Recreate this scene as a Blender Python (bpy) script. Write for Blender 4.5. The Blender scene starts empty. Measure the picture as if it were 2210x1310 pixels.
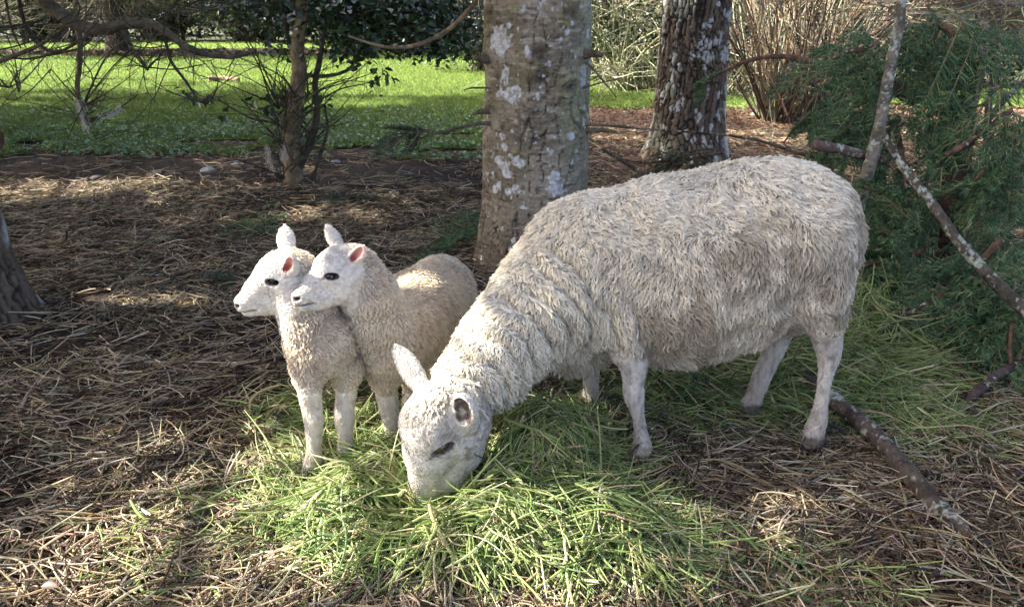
import bpy, math, random
import numpy as np
from mathutils import Vector, Matrix, kdtree

# ------------------------------------------------------------------ camera
scene = bpy.context.scene
COL = scene.collection
CAM_H, PITCH, FOC = 1.15, math.radians(19.8), 1734.0      # metres, radians, focal length in photo pixels
PW, PH = 2210.0, 1310.0
cam_data = bpy.data.cameras.new('camera')
cam = bpy.data.objects.new('camera', cam_data)
COL.objects.link(cam)
cam.location = (0, 0, CAM_H)
cam.rotation_euler = (math.pi / 2 - PITCH, 0, 0)
cam_data.sensor_width = 36.0
cam_data.lens = 36.0 * FOC / PW
cam_data.clip_start = 0.05
cam_data.clip_end = 400.0
scene.camera = cam

# ------------------------------------------------------------------ world and sun
SUN_ELEV = math.radians(40.0)
SUN_AZ = math.radians(-84.0)          # measured from +Y towards +X: the sun stands to the left of the animals
SUN_DIR = np.array([math.sin(SUN_AZ) * math.cos(SUN_ELEV), math.cos(SUN_AZ) * math.cos(SUN_ELEV), math.sin(SUN_ELEV)])
world = bpy.data.worlds.new('World')
scene.world = world
world.use_nodes = True
wn = world.node_tree
sky = wn.nodes.new('ShaderNodeTexSky')
sky.sky_type = 'NISHITA'
sky.sun_disc = False
sky.sun_elevation = SUN_ELEV
sky.sun_rotation = SUN_AZ
sky.air_density = .4
sky.dust_density = 4.0
sky.ozone_density = 0.0
wn.links.new(sky.outputs[0], wn.nodes['Background'].inputs['Color'])
wn.nodes['Background'].inputs['Strength'].default_value = 0.15
sun_data = bpy.data.lights.new('sun', 'SUN')
sun_data.energy = 5.0
sun_data.angle = math.radians(0.53)
sun_data.color = (1.0, 0.965, 0.90)
sun = bpy.data.objects.new('sun', sun_data)
COL.objects.link(sun)
sun.rotation_euler = Vector(SUN_DIR).to_track_quat('Z', 'Y').to_euler()
scene.view_settings.view_transform = 'Standard'
scene.view_settings.look = 'None'
scene.view_settings.gamma = 1.0
scene.view_settings.exposure = 2.4
scene.cycles_curves.shape = 'RIBBONS'
scene.cycles_curves.subdivisions = 1
scene.cycles.max_bounces = 5
scene.cycles.diffuse_bounces = 3
scene.cycles.glossy_bounces = 2
scene.cycles.transmission_bounces = 3
scene.cycles.use_denoising = True
scene.cycles.use_adaptive_sampling = True
scene.cycles.adaptive_threshold = .02
scene.cycles.adaptive_min_samples = 20

# ------------------------------------------------------------------ helpers: pixels of the photo to points of the place
F_AX = np.array([0, math.cos(PITCH), -math.sin(PITCH)])
U_AX = np.array([0, math.sin(PITCH), math.cos(PITCH)])
R_AX = np.array([1.0, 0, 0])
C_POS = np.array([0, 0, CAM_H])
def ray(px, py):
    return F_AX + (px - PW / 2) / FOC * R_AX + (PH / 2 - py) / FOC * U_AX
def at(px, py, Y):                      # the point seen at a pixel, Y metres in front of the camera
    r = ray(px, py)
    return C_POS + r * (Y / r[1])
def on(px, py, z=0.0):                  # the ground point seen at a pixel
    r = ray(px, py)
    return C_POS + r * ((z - CAM_H) / r[2])
def mpp(p):                             # metres per photo pixel at a point
    return float(np.dot(np.asarray(p) - C_POS, F_AX)) / FOC
def nrm(v):
    v = np.asarray(v, float)
    return v / (np.linalg.norm(v, axis=-1, keepdims=True) + 1e-12)

rng = np.random.default_rng(7)

# ------------------------------------------------------------------ noise
def _hash(ix, iy, iz, seed):
    u = np.uint32
    h = (ix.astype(u) * u(73856093)) ^ (iy.astype(u) * u(19349663)) ^ (iz.astype(u) * u(83492791)) ^ u((seed * 2654435761) & 0xffffffff)
    h = (h ^ (h >> u(15))) * u(2246822519)
    h = (h ^ (h >> u(13))) * u(3266489917)
    return ((h ^ (h >> u(16))) & u(0xffffff)).astype(np.float32) * np.float32(1 / 16777215.0)
def vnoise(p, seed=0):                  # value noise, 0..1
    p = np.asarray(p, np.float32)
    fl = np.floor(p); f = p - fl; i = fl.astype(np.int32); f = f * f * (3 - 2 * f)
    x0, y0, z0 = i[:, 0], i[:, 1], i[:, 2]; fx, fy, fz = f[:, 0], f[:, 1], f[:, 2]
    def row(dy, dz):
        a = _hash(x0, y0 + dy, z0 + dz, seed); return a + fx * (_hash(x0 + 1, y0 + dy, z0 + dz, seed) - a)
    a = row(0, 0); a = a + fy * (row(1, 0) - a); b = row(0, 1); b = b + fy * (row(1, 1) - b)
    return (a + fz * (b - a)).astype(np.float64)
def fbm(p, octaves=3, seed=0):
    p = np.asarray(p, float); a, s, t = 0, 1.0, 0
    for o in range(octaves):
        a = a + s * vnoise(p * 2 ** o + 17.3 * o, seed + o); t += s; s *= .5
    return a / t
def vnoise3(p, seed=0):                 # vector noise, -1..1
    return np.stack([vnoise(p, seed + 11 * k) for k in range(3)], 1) * 2 - 1
def sstep(a, b, x):
    t = np.clip((x - a) / (b - a), 0, 1)
    return t * t * (3 - 2 * t)
def mixc(c, d, w):
    w = np.asarray(w)[:, None]
    return c * (1 - w) + np.asarray(d) * w

# ------------------------------------------------------------------ materials
def new_mat(name):
    m = bpy.data.materials.new(name); m.use_nodes = True
    nt = m.node_tree
    return m, nt, nt.nodes['Principled BSDF'], nt.nodes['Material Output']
def col_mat(name, rough=.8, bump=0.0, bscale=200.0, spec=.3, var=.0, vscale=40.0, trans=0.0, bump2=0.0, b2scale=20.0):
    """surface whose colour is the mesh's or strand's own 'col' attribute, with grain"""
    m, nt, b, out = new_mat(name)
    a = nt.nodes.new('ShaderNodeAttribute'); a.attribute_name = 'col'
    src = a.outputs['Color']
    tc = nt.nodes.new('ShaderNodeTexCoord')
    if var > 0:
        n = nt.nodes.new('ShaderNodeTexNoise'); n.inputs['Scale'].default_value = vscale; n.inputs['Detail'].default_value = 5
        nt.links.new(tc.outputs['Object'], n.inputs['Vector'])
        mr = nt.nodes.new('ShaderNodeMapRange'); mr.inputs[1].default_value = .25; mr.inputs[2].default_value = .75
        mr.inputs[3].default_value = 1 - var; mr.inputs[4].default_value = 1 + var
        nt.links.new(n.outputs['Fac'], mr.inputs[0])
        mx = nt.nodes.new('ShaderNodeVectorMath'); mx.operation = 'SCALE'
        nt.links.new(src, mx.inputs[0]); nt.links.new(mr.outputs[0], mx.inputs['Scale'])
        src = mx.outputs[0]
    nt.links.new(src, b.inputs['Base Color'])
    b.inputs['Roughness'].default_value = rough
    b.inputs['Specular IOR Level'].default_value = spec
    if bump > 0:
        n = nt.nodes.new('ShaderNodeTexNoise'); n.inputs['Scale'].default_value = bscale; n.inputs['Detail'].default_value = 4
        nt.links.new(tc.outputs['Object'], n.inputs['Vector'])
        bp = nt.nodes.new('ShaderNodeBump'); bp.inputs['Strength'].default_value = bump; bp.inputs['Distance'].default_value = .01
        nt.links.new(n.outputs['Fac'], bp.inputs['Height']); nt.links.new(bp.outputs[0], b.inputs['Normal'])
    if trans > 0:
        t = nt.nodes.new('ShaderNodeBsdfTranslucent'); nt.links.new(src, t.inputs['Color'])
        mix = nt.nodes.new('ShaderNodeMixShader'); mix.inputs[0].default_value = trans
        nt.links.new(b.outputs[0], mix.inputs[1]); nt.links.new(t.outputs[0], mix.inputs[2])
        nt.links.new(mix.outputs[0], out.inputs['Surface'])
    return m

# ------------------------------------------------------------------ objects
def tag(o, label=None, cat=None, group=None, kind=None):
    if label: o['label'] = label
    if cat: o['category'] = cat
    if group: o['group'] = group
    if kind: o['kind'] = kind
    return o
def empty(name, loc=(0, 0, 0)):
    o = bpy.data.objects.new(name, None); COL.objects.link(o)
    o.location = [float(v) for v in loc]; o.empty_display_size = .1
    return o
def link(name, data, parent=None):
    o = bpy.data.objects.new(name, data); COL.objects.link(o)
    if parent is not None:
        o.parent = parent
        o.matrix_parent_inverse = Matrix.Translation(parent.location).inverted()
    return o
def mesh(name, V, F, mat, parent=None, col=None, smooth=True):
    """V (n,3); F an (m,k) array or a list of such arrays; col (n,3) per vertex"""
    V = np.ascontiguousarray(V, np.float32)
    Fs = F if isinstance(F, list) else [F]
    Fs = [np.asarray(f, np.int32) for f in Fs if len(f)]
    me = bpy.data.meshes.new(name)
    me.vertices.add(len(V)); me.vertices.foreach_set('co', V.ravel())
    loops = np.concatenate([f.ravel() for f in Fs]); sizes = np.concatenate([np.full(len(f), f.shape[1], np.int32) for f in Fs])
    me.loops.add(len(loops)); me.loops.foreach_set('vertex_index', loops)
    me.polygons.add(len(sizes))
    me.polygons.foreach_set('loop_start', np.concatenate([[0], np.cumsum(sizes)[:-1]]).astype(np.int32))
    me.polygons.foreach_set('loop_total', sizes)
    me.update(calc_edges=True)
    if smooth: me.polygons.foreach_set('use_smooth', np.ones(len(sizes), bool))
    if col is not None:
        a = me.attributes.new('col', 'FLOAT_COLOR', 'POINT')
        c = np.ones((len(V), 4), np.float32); c[:, :3] = np.clip(col, 0, 1)
        a.data.foreach_set('color', c.ravel())
    if mat: me.materials.append(mat)
    return link(name, me, parent)
def strands(name, P, R, col, mat, parent=None):
    """P (n,k,3) keys, R (n,k) or (k,) radii, col (n,3): curves as real strands"""
    P = np.ascontiguousarray(P, np.float32); n, k, _ = P.shape
    cu = bpy.data.hair_curves.new(name)
    cu.add_curves([k] * n)
    cu.attributes['position'].data.foreach_set('vector', P.ravel())
    R = np.broadcast_to(np.asarray(R, np.float32), (n, k))
    ra = cu.attributes.get('radius') or cu.attributes.new('radius', 'FLOAT', 'POINT')
    ra.data.foreach_set('value', np.ascontiguousarray(R).ravel())
    a = cu.attributes.new('col', 'FLOAT_COLOR', 'CURVE')
    c = np.ones((n, 4), np.float32); c[:, :3] = np.clip(col, 0, 1)
    a.data.foreach_set('color', c.ravel())
    cu.materials.append(mat)
    return link(name, cu, parent)

def spline(pts, n):
    """Catmull-Rom through pts (m,d), n samples"""
    p = np.asarray(pts, float)
    p = np.vstack([2 * p[0] - p[1], p, 2 * p[-1] - p[-2]])
    m = len(p) - 3
    t = np.linspace(0, m - 1e-6, n); i = t.astype(int); f = (t - i)[:, None]
    a, b, c, d = p[i], p[i + 1], p[i + 2], p[i + 3]
    return .5 * (2 * b + (c - a) * f + (2 * a - 5 * b + 4 * c - d) * f ** 2 + (3 * b - a - 3 * c + d) * f ** 3)
def tube_geo(pts, rad, sides=10, cap=True):
    pts = np.asarray(pts, float); n = len(pts); rad = np.broadcast_to(rad, (n,))
    T = nrm(np.gradient(pts, axis=0))
    ref = np.array([0, 0, 1.0]) if abs(T[0, 2]) < .9 else np.array([1.0, 0, 0])
    A = np.zeros((n, 3)); x = nrm(np.cross(ref, T[0]))
    for i in range(n):
        x = nrm(x - T[i] * np.dot(x, T[i])); A[i] = x
    B = np.cross(T, A)
    th = np.linspace(0, 2 * np.pi, sides, endpoint=False)
    V = pts[:, None] + rad[:, None, None] * (np.cos(th)[None, :, None] * A[:, None] + np.sin(th)[None, :, None] * B[:, None])
    i = np.arange(n - 1)[:, None] * sides; j = np.arange(sides)[None]; k = (j + 1) % sides
    F = np.stack([i + j, i + k, i + sides + k, i + sides + j], -1).reshape(-1, 4)
    V = V.reshape(-1, 3); Fs = [F]
    if cap:
        V = np.vstack([V, pts[0], pts[-1]]); a = n * sides
        jj = np.arange(sides); kk = (jj + 1) % sides
        Fs.append(np.stack([np.full(sides, a), kk, jj], 1)); b = (n - 1) * sides
        Fs.append(np.stack([np.full(sides, a + 1), b + jj, b + kk], 1))
    return V, Fs
def join_geo(parts):
    Vs, by, o = [], {}, 0
    for V, F in parts:
        for f in (F if isinstance(F, list) else [F]):
            f = np.asarray(f)
            if len(f): by.setdefault(f.shape[1], []).append(f + o)
        Vs.append(V); o += len(V)
    return np.vstack(Vs), [np.vstack(v) for v in by.values()]

# ------------------------------------------------------------------ implicit bodies: one continuous skin per animal
class Body:
    def __init__(s): s.ops = []
    def cone(s, a, b, ra, rb, k=.02, mode='u', flat=None):
        s.ops.append(('c', np.asarray(a, np.float32), np.asarray(b, np.float32), ra, rb, k, mode, flat)); return s
    def chain(s, nodes, k=.03, flat=None):
        for (a, ra), (b, rb) in zip(nodes[:-1], nodes[1:]): s.cone(a, b, ra, rb, k, 'u', flat)
        return s
    def leg(s, nodes, k=.02):
        """a smooth leg: spline through the joints, so that only the first piece blends into the body"""
        q = spline(np.array([[*p, r] for p, r in nodes]), (len(nodes) - 1) * 4 + 1)
        for i in range(len(q) - 1): s.cone(q[i, :3], q[i + 1, :3], q[i, 3], q[i + 1, 3], k if i < 2 else .0025, 'u')
        return s
    def ell(s, c, axes, radii, k=.015, mode='u'):
        s.ops.append(('e', np.asarray(c, np.float32), np.asarray(axes, np.float32), np.asarray(radii, np.float32), None, k, mode, None)); return s
    def ball(s, c, r, k=.02, mode='u'): return s.cone(c, np.asarray(c) + 1e-4, r, r, k, mode)
    def f(s, p):
        p = p.astype(np.float32); D = np.full(len(p), 9.0, np.float32)
        for kind, a, b, ra, rb, k, mode, flat in s.ops:
            if kind == 'c':
                q = p - a; ba = b - a
                if flat is not None:
                    nv, sc = flat; nv = np.asarray(nv, np.float32)
                    q = q + (q @ nv)[:, None] * nv * np.float32(sc - 1)
                    ba = ba + (ba @ nv) * nv * (sc - 1)
                h = np.clip((q @ ba) / (ba @ ba), 0, 1)
                d = np.sqrt(((q - h[:, None] * ba) ** 2).sum(1)) - (ra + (rb - ra) * h)
            else:
                q = (p - a) @ b.T
                k0 = np.sqrt(((q / ra) ** 2).sum(1)); k1 = np.sqrt(((q / ra ** 2) ** 2).sum(1)) + 1e-9
                d = k0 * (k0 - 1) / k1
            if mode == 'u':
                h = np.maximum(k - np.abs(D - d), 0) / k
                D = np.minimum(D, d) - h * h * k * .25
            else:
                d = -d; h = np.maximum(k - np.abs(D - d), 0) / k
                D = np.maximum(D, d) + h * h * k * .25
        return D
    def bounds(s):
        lo, hi = np.full(3, 9e9), np.full(3, -9e9)
        for kind, a, b, ra, rb, k, mode, flat in s.ops:
            if mode != 'u': continue
            if kind == 'c':
                r = max(ra, rb) + .03; lo = np.minimum(lo, np.minimum(a, b) - r); hi = np.maximum(hi, np.maximum(a, b) + r)
            else:
                r = float(np.max(ra)) + .03; lo = np.minimum(lo, a - r); hi = np.maximum(hi, a + r)
        return lo, hi
    def skin(s, h):
        lo, hi = s.bounds()
        m = np.ceil((hi - lo) / (4 * h)).astype(int) + 1
        g = np.stack(np.meshgrid(*[np.arange(k) for k in m], indexing='ij'), -1).reshape(-1, 3)
        dc = s.f(lo + (g * 4 + 1.5) * h)
        V = np.repeat(np.repeat(np.repeat(dc.reshape(m), 4, 0), 4, 1), 4, 2)
        near = g[np.abs(dc) < 8 * h]
        off = np.stack(np.meshgrid(*[np.arange(4)] * 3, indexing='ij'), -1).reshape(-1, 3)
        for c in np.array_split(near, max(1, len(near) // 6000)):
            ii = (c[:, None] * 4 + off[None]).reshape(-1, 3)
            V[ii[:, 0], ii[:, 1], ii[:, 2]] = s.f(lo + ii * h)
        S = V < 0
        n = np.array(V.shape)
        cnt = np.zeros(n - 1, np.int8)
        for dx in (0, 1):
            for dy in (0, 1):
                for dz in (0, 1):
                    cnt += S[dx:n[0] - 1 + dx, dy:n[1] - 1 + dy, dz:n[2] - 1 + dz]
        cell = np.argwhere((cnt > 0) & (cnt < 8))
        cor = np.array([[x, y, z] for x in (0, 1) for y in (0, 1) for z in (0, 1)])
        val = np.stack([V[cell[:, 0] + c[0], cell[:, 1] + c[1], cell[:, 2] + c[2]] for c in cor], 1)
        acc = np.zeros((len(cell), 3)); w = np.zeros(len(cell))
        for i in range(8):
            for j in range(i + 1, 8):
                if np.abs(cor[i] - cor[j]).sum() != 1: continue
                x = (val[:, i] < 0) != (val[:, j] < 0)
                t = np.where(x, val[:, i] / (val[:, i] - val[:, j] + 1e-20), 0)
                acc += np.where(x[:, None], cor[i] + t[:, None] * (cor[j] - cor[i]), 0); w += x
        P = lo + (cell + acc / w[:, None]) * h
        idx = np.full(n - 1, -1, np.int32); idx[cell[:, 0], cell[:, 1], cell[:, 2]] = np.arange(len(cell))
        Q = []
        for ax in range(3):
            o1, o2 = [(1, 2), (2, 0), (0, 1)][ax]
            sl0 = [slice(None)] * 3; sl1 = [slice(None)] * 3
            sl0[ax] = slice(0, n[ax] - 1); sl1[ax] = slice(1, n[ax])
            e = np.argwhere(S[tuple(sl0)] != S[tuple(sl1)])
            e = e[(e[:, o1] > 0) & (e[:, o2] > 0)]
            inside = S[e[:, 0], e[:, 1], e[:, 2]]
            def cid(d1, d2):
                c = e.copy(); c[:, o1] -= d1; c[:, o2] -= d2
                c = np.minimum(c, n - 2)
                return idx[c[:, 0], c[:, 1], c[:, 2]]
            q = np.stack([cid(1, 1), cid(0, 1), cid(0, 0), cid(1, 0)], 1)
            q[~inside] = q[~inside][:, ::-1]
            Q.append(q[(q >= 0).all(1)])
        return P, np.vstack(Q)

def vert_normals(P, Q):
    fn = np.cross(P[Q[:, 2]] - P[Q[:, 0]], P[Q[:, 3]] - P[Q[:, 1]])
    N = np.zeros_like(P)
    for c in range(4): np.add.at(N, Q[:, c], fn)
    return nrm(N)
def scatter(P, N, Q, w, n, g, attrs=()):
    """n random surface points, density weighted by vertex weight w; returns points, normals and interpolated attrs"""
    area = .5 * np.linalg.norm(np.cross(P[Q[:, 2]] - P[Q[:, 0]], P[Q[:, 3]] - P[Q[:, 1]]), axis=1) * w[Q].mean(1)
    f = g.choice(len(Q), n, p=area / area.sum())
    u, v = g.random(n)[:, None], g.random(n)[:, None]
    def it(A):
        A = A if A.ndim > 1 else A[:, None]
        return (A[Q[f, 0]] * (1 - u) + A[Q[f, 1]] * u) * (1 - v) + (A[Q[f, 3]] * (1 - u) + A[Q[f, 2]] * u) * v
    return it(P), nrm(it(N)), [it(a) for a in attrs]
def fur(root, N, flow, length, lift, keys, g, wave=0.0, wfreq=6.0, clump=None, clump_pull=.8, jitter=.2, droop=0.0, clump2=None, pull2=.35):
    """strand keys: leave along the normal, bend over into flow; optional clump centres gather the tips into locks"""
    n = len(root); s = np.linspace(0, 1, keys)
    T = nrm(flow - N * (flow * N).sum(1, keepdims=True))
    T = nrm(T + jitter * g.normal(size=(n, 3)))
    length = np.broadcast_to(length, (n,)); lift = np.broadcast_to(lift, (n,))
    def curve(r, N, T, L, li):
        a = np.sqrt(s)[None, :, None] * .6 + s[None, :, None] * .4
        P = r[:, None] + L[:, None, None] * (li[:, None, None] * a * N[:, None] + (1 - li[:, None, None] ** 2) ** .5 * (s ** 1.4)[None, :, None] * T[:, None])
        P[..., 2] -= droop * L[:, None] * s ** 2
        return P
    P = curve(root, N, T, length, lift)
    if clump is not None:
        ci = clump
        C = curve(root[ci], N[ci], T[ci], length[ci], lift[ci])
        if wave > 0:
            B = np.cross(N[ci], T[ci]); ph = g.random(n)[ci] * 6.28
            C = C + wave * (s[None, :, None]) * (np.sin(wfreq * s[None] + ph[:, None])[..., None] * B[:, None])
        pull = clump_pull * (s ** .6)[None, :, None]
        P = P * (1 - pull) + C * pull
        if clump2 is not None:
            C2 = curve(root[clump2], N[clump2], T[clump2], length[clump2], lift[clump2]); p2 = pull2 * s[None, :, None]
            P = P * (1 - p2) + C2 * p2
    elif wave > 0:
        B = np.cross(N, T); ph = g.random(n) * 6.28
        P = P + wave * s[None, :, None] * (np.sin(wfreq * s[None] + ph[:, None])[..., None] * B[:, None])
    return P
def nearest_clump(root, m):
    """index of the nearest of the first m roots for each root"""
    kd = kdtree.KDTree(m)
    for i in range(m): kd.insert(root[i], i)
    kd.balance()
    return np.array([kd.find(r)[1] for r in root])

# ------------------------------------------------------------------ ground
def gz(x, y):
    x = np.asarray(x, float); y = np.asarray(y, float)
    p = np.stack([x.ravel(), y.ravel(), np.zeros(x.size)], 1)
    h = .05 * (fbm(p * .9, 3, 90) - .5) + .022 * (fbm(p * 6, 2, 91) - .5)
    return h.reshape(x.shape) * sstep(0, 1.5, y + 1)
def lawn_edge(x, y):                     # > 0 on the lawn
    x = np.asarray(x, float); y = np.asarray(y, float)
    p = np.stack([x.ravel() * .9, y.ravel() * .9, np.zeros(x.size)], 1)
    n = (fbm(p, 3, 95).reshape(x.shape) - .5)
    yb = 6.95 + 3.9 * sstep(-.1, .9, x)
    far = 13.2 + 24 * sstep(2.0, -2.5, x - (y - 8) * .06)
    bare = sstep(.56, .68, fbm(p * 2.2 + 9, 2, 97).reshape(x.shape)) * sstep(9.2, 7.4, y)
    return np.minimum(y - yb, far - y) + 1.6 * n - 3 * bare
def grid_sheet(xs, ys, zf, keep=None):
    X, Y = np.meshgrid(xs, ys, indexing='ij'); V = np.stack([X, Y, zf(X, Y)], -1).reshape(-1, 3)
    nx, ny = len(xs), len(ys)
    i, j = np.meshgrid(np.arange(nx - 1), np.arange(ny - 1), indexing='ij')
    F = np.stack([i * ny + j, (i + 1) * ny + j, (i + 1) * ny + j + 1, i * ny + j + 1], -1).reshape(-1, 4)
    if keep is not None: F = F[keep(V[F].mean(1))]
    used = np.unique(F); m = np.full(len(V), -1); m[used] = np.arange(len(used))
    return V[used], m[F]
M_soil = col_mat('soil', rough=.95, bump=1.0, bscale=45, spec=.15, var=.5, vscale=55)
xs = np.concatenate([-np.geomspace(80, 6, 24), np.arange(-5.9, 5.91, .045), np.geomspace(6, 80, 24)])
ys = np.concatenate([[-25, -12, -6, -3, -1.5, -.5], np.arange(0.2, 9, .045), np.geomspace(9.1, 120, 70)])
V, F = grid_sheet(xs, ys, gz)
n1 = fbm(V * 1.6, 3, 31); n2 = fbm(V * 14, 3, 32)
C = np.tile(np.array([.030, .021, .015]), (len(V), 1))
C = mixc(C, (.062, .043, .028), sstep(.35, .65, .5 * n1 + .5 * n2))
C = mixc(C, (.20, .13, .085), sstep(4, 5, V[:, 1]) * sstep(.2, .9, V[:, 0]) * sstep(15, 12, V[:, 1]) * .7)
C = mixc(C, (.045, .05, .025), sstep(13, 16, V[:, 1]))
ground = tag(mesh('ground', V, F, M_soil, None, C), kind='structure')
M_lawn = col_mat('lawn_turf', rough=.95, bump=.6, bscale=60, spec=.1, var=.35, vscale=30)
xs2 = np.concatenate([-np.geomspace(60, 6, 30), np.arange(-5.9, 5.91, .12), np.geomspace(6, 30, 20)])
ys2 = np.concatenate([np.arange(6, 14, .12), np.geomspace(14.1, 45, 60)])
V, F = grid_sheet(xs2, ys2, lambda x, y: gz(x, y) + .012, lambda c: lawn_edge(c[:, 0], c[:, 1]) > 0)
nn = fbm(V * 3, 3, 41)
tag(mesh('lawn', V, F, M_lawn, None, mixc(np.tile(np.array([.105, .165, .022]), (len(V), 1)), (.15, .20, .035), sstep(.35, .65, nn))), kind='structure')

# ------------------------------------------------------------------ loose stalks
M_straw = col_mat('straw_stalk', rough=.6, spec=.12, trans=.12)
M_hay = col_mat('hay_stalk', rough=.5, spec=.2, trans=.25)
M_grass = col_mat('grass_blade', rough=.55, spec=.12, trans=.4)
HAY = [  # x, y, rx, ry, height
    (-.10, 1.50, .34, .20, .105), (.08, 1.80, .21, .25, .13), (-.34, 1.62, .20, .20, .085), (.14, 1.50, .24, .18, .085),
    (1.22, 2.70, .24, .24, .14), (1.05, 2.45, .28, .26, .07), (.62, 2.25, .30, .22, .03)]
def hayh(x, y):
    h = 0 * x
    for cx, cy, rx, ry, hh in HAY:
        q = ((x - cx) / rx) ** 2 + ((y - cy) / ry) ** 2
        h = np.maximum(h, hh * np.exp(-q * 1.1)) + .18 * hh * np.exp(-q)
    h = h * (1 - .75 * np.exp(-(((x + .52) / .10) ** 2 + ((y - 1.78) / .12) ** 2))) * (1 - .6 * np.exp(-(((x + .44) / .10) ** 2 + ((y - 1.86) / .12) ** 2)))
    return h * (1 - .85 * np.exp(-(((x + .20) / .13) ** 2 + ((y - 1.60) / .13) ** 2))) * (1 - .92 * np.exp(-(((x - .35) / .13) ** 2 + ((y - 1.82) / .15) ** 2)))
def stalks(g, x, y, length, az, lay, bend, tilt, keys, zfun, wob=.0):
    """stalks lying on the surface zfun, layered at heights lay, bent and tilted a little"""
    n = len(x); s = np.linspace(-.5, .5, keys)[None]
    k = bend[:, None] * s
    dx = np.cos(az[:, None] + k * 1.0); dy = np.sin(az[:, None] + k * 1.0)
    X = x[:, None] + length[:, None] * s * dx; Y = y[:, None] + length[:, None] * s * dy
    Z = zfun(X, Y, lay[:, None]) + tilt[:, None] * length[:, None] * s + np.abs(bend)[:, None] * .10 * length[:, None] * (.25 - s ** 2) * 4 * .35
    if wob > 0: Z = Z + wob * g.normal(size=Z.shape)
    lo = gz(X, Y) + .002
    return np.stack([X, Y, np.maximum(Z, lo)], -1)
def pick(cols, w, n, g, v=.18):
    c = np.array(cols)[g.choice(len(cols), n, p=np.array(w) / sum(w))]
    return c * (1 + v * g.normal(size=(n, 1))) * (1 + .06 * g.normal(size=(n, 3)))
g = np.random.default_rng(11)
STRAW = [(.375, .29, .17), (.26, .195, .112), (.135, .096, .058), (.50, .42, .285), (.31, .265, .195), (.065, .046, .031)]
def straw_field(n, xr, yr, lmin, lmax, r, dens, w=(2.6, 1.8, 3, 2.2, 2, 4)):
    # sample in perspective so that near ground is as dense on the picture as far ground needs
    y = yr[0] + (yr[1] - yr[0]) * g.random(n) ** 1.15; half = .72 * y + .45
    x = (g.random(n) * 2 - 1) * np.minimum(half, xr)
    keep = g.random(n) < dens(x, y)
    x, y = x[keep], y[keep]; n = len(x)
    ln = lmin + (lmax - lmin) * g.random(n) ** 1.8
    sw = fbm(np.stack([x * 1.3, y * 1.3, 0 * x], 1), 2, 66) * 7
    az = np.where(g.random(n) < .35, sw + .6 * g.normal(size=n), g.random(n) * 6.28)
    lay = g.random(n) ** 1.3 * .032
    K = stalks(g, x, y, ln, az, lay, np.where(g.random(n) < .2, .9, .28) * g.normal(size=n), .17 * g.normal(size=n), 6, lambda X, Y, l: gz(X, Y) + l + .5 * hayh(X, Y))
    c = pick(STRAW, w, n, g)
    return K, (r * (.6 + .8 * g.random(n)))[:, None] * np.array([.8, 1, 1, 1, .95, .6]), c
def straw_dens(x, y):
    p = np.stack([x, y, 0 * x], 1)
    d = .22 + .95 * sstep(.34, .6, fbm(p * 2.2, 3, 61))
    d *= 1 - .75 * np.exp(-(((x + 1.55) / .35) ** 2 + ((y - 2.7) / .35) ** 2))          # bare soil by the tree on the left
    d *= sstep(.4, -.3, lawn_edge(x, y)) * (1 - .8 * sstep(5.2, 6.3, y) * sstep(.9, .2, x))
    return np.clip(d, 0, 1)
parts = [straw_field(52000, 9, (1.1, 2.6), .05, .26, .0016, straw_dens), straw_field(70000, 9, (2.4, 4.8), .06, .26, .0017, straw_dens),
         straw_field(50000, 9, (4.6, 8.6), .07, .26, .0021, straw_dens)]
tag(strands('straw_litter', np.concatenate([p[0] for p in parts]), np.concatenate([p[1] for p in parts]), np.concatenate([p[2] for p in parts]), M_straw),
    'brown straw strewn over the forest floor', 'straw', kind='stuff')

# hay: one mass for the animals' meal, one behind the ewe
GREEN = [(.175, .235, .07), (.25, .315, .105), (.325, .37, .15), (.095, .14, .05), (.43, .42, .20), (.54, .48, .29), (.28, .225, .13)]
GW = (3, 3.2, 2.4, 2, 1.5, .8, .8)
def hay_patch(n, cx, cy, rx, ry, lmin, lmax, r, hf=hayh, tilt=.27, swirl=0.0, w=GW):
    a = g.random(n) * 6.28; q = np.sqrt(-np.log(1 - g.random(n) * .93)) / 1.3
    x = cx + rx * q * np.cos(a); y = cy + ry * q * np.sin(a)
    ln = 1.15 * (lmin + (lmax - lmin) * g.random(n) ** 1.2)
    fl = fbm(np.stack([x * 3.2, y * 3.2, 0 * x], 1), 2, 68) * 9
    az = np.where(g.random(n) < .6, fl + .45 * g.normal(size=n), g.random(n) * 6.28)
    lay = g.random(n) ** .55
    K = stalks(g, x, y, ln, az, lay, np.where(g.random(n) < .3, 1.1, .45) * g.normal(size=n), tilt * g.normal(size=n), 7, lambda X, Y, l: gz(X, Y) + .006 + hf(X, Y) * (l * 1.1) + .012 * l)
    return K, (r * (.55 + .9 * g.random(n)))[:, None] * np.array([.75, 1, 1, 1, 1, .8, .35]) * np.where(g.random(n) < .12, 1.9, 1.0)[:, None], pick(GREEN, w, n, g)
def mass(name, plist, label, cat, mat=None, **kw):
    return tag(strands(name, np.concatenate([p[0] for p in plist]), np.concatenate([p[1] for p in plist]), np.concatenate([p[2] for p in plist]), mat or M_hay), label, cat, kind='stuff', **kw)
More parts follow.
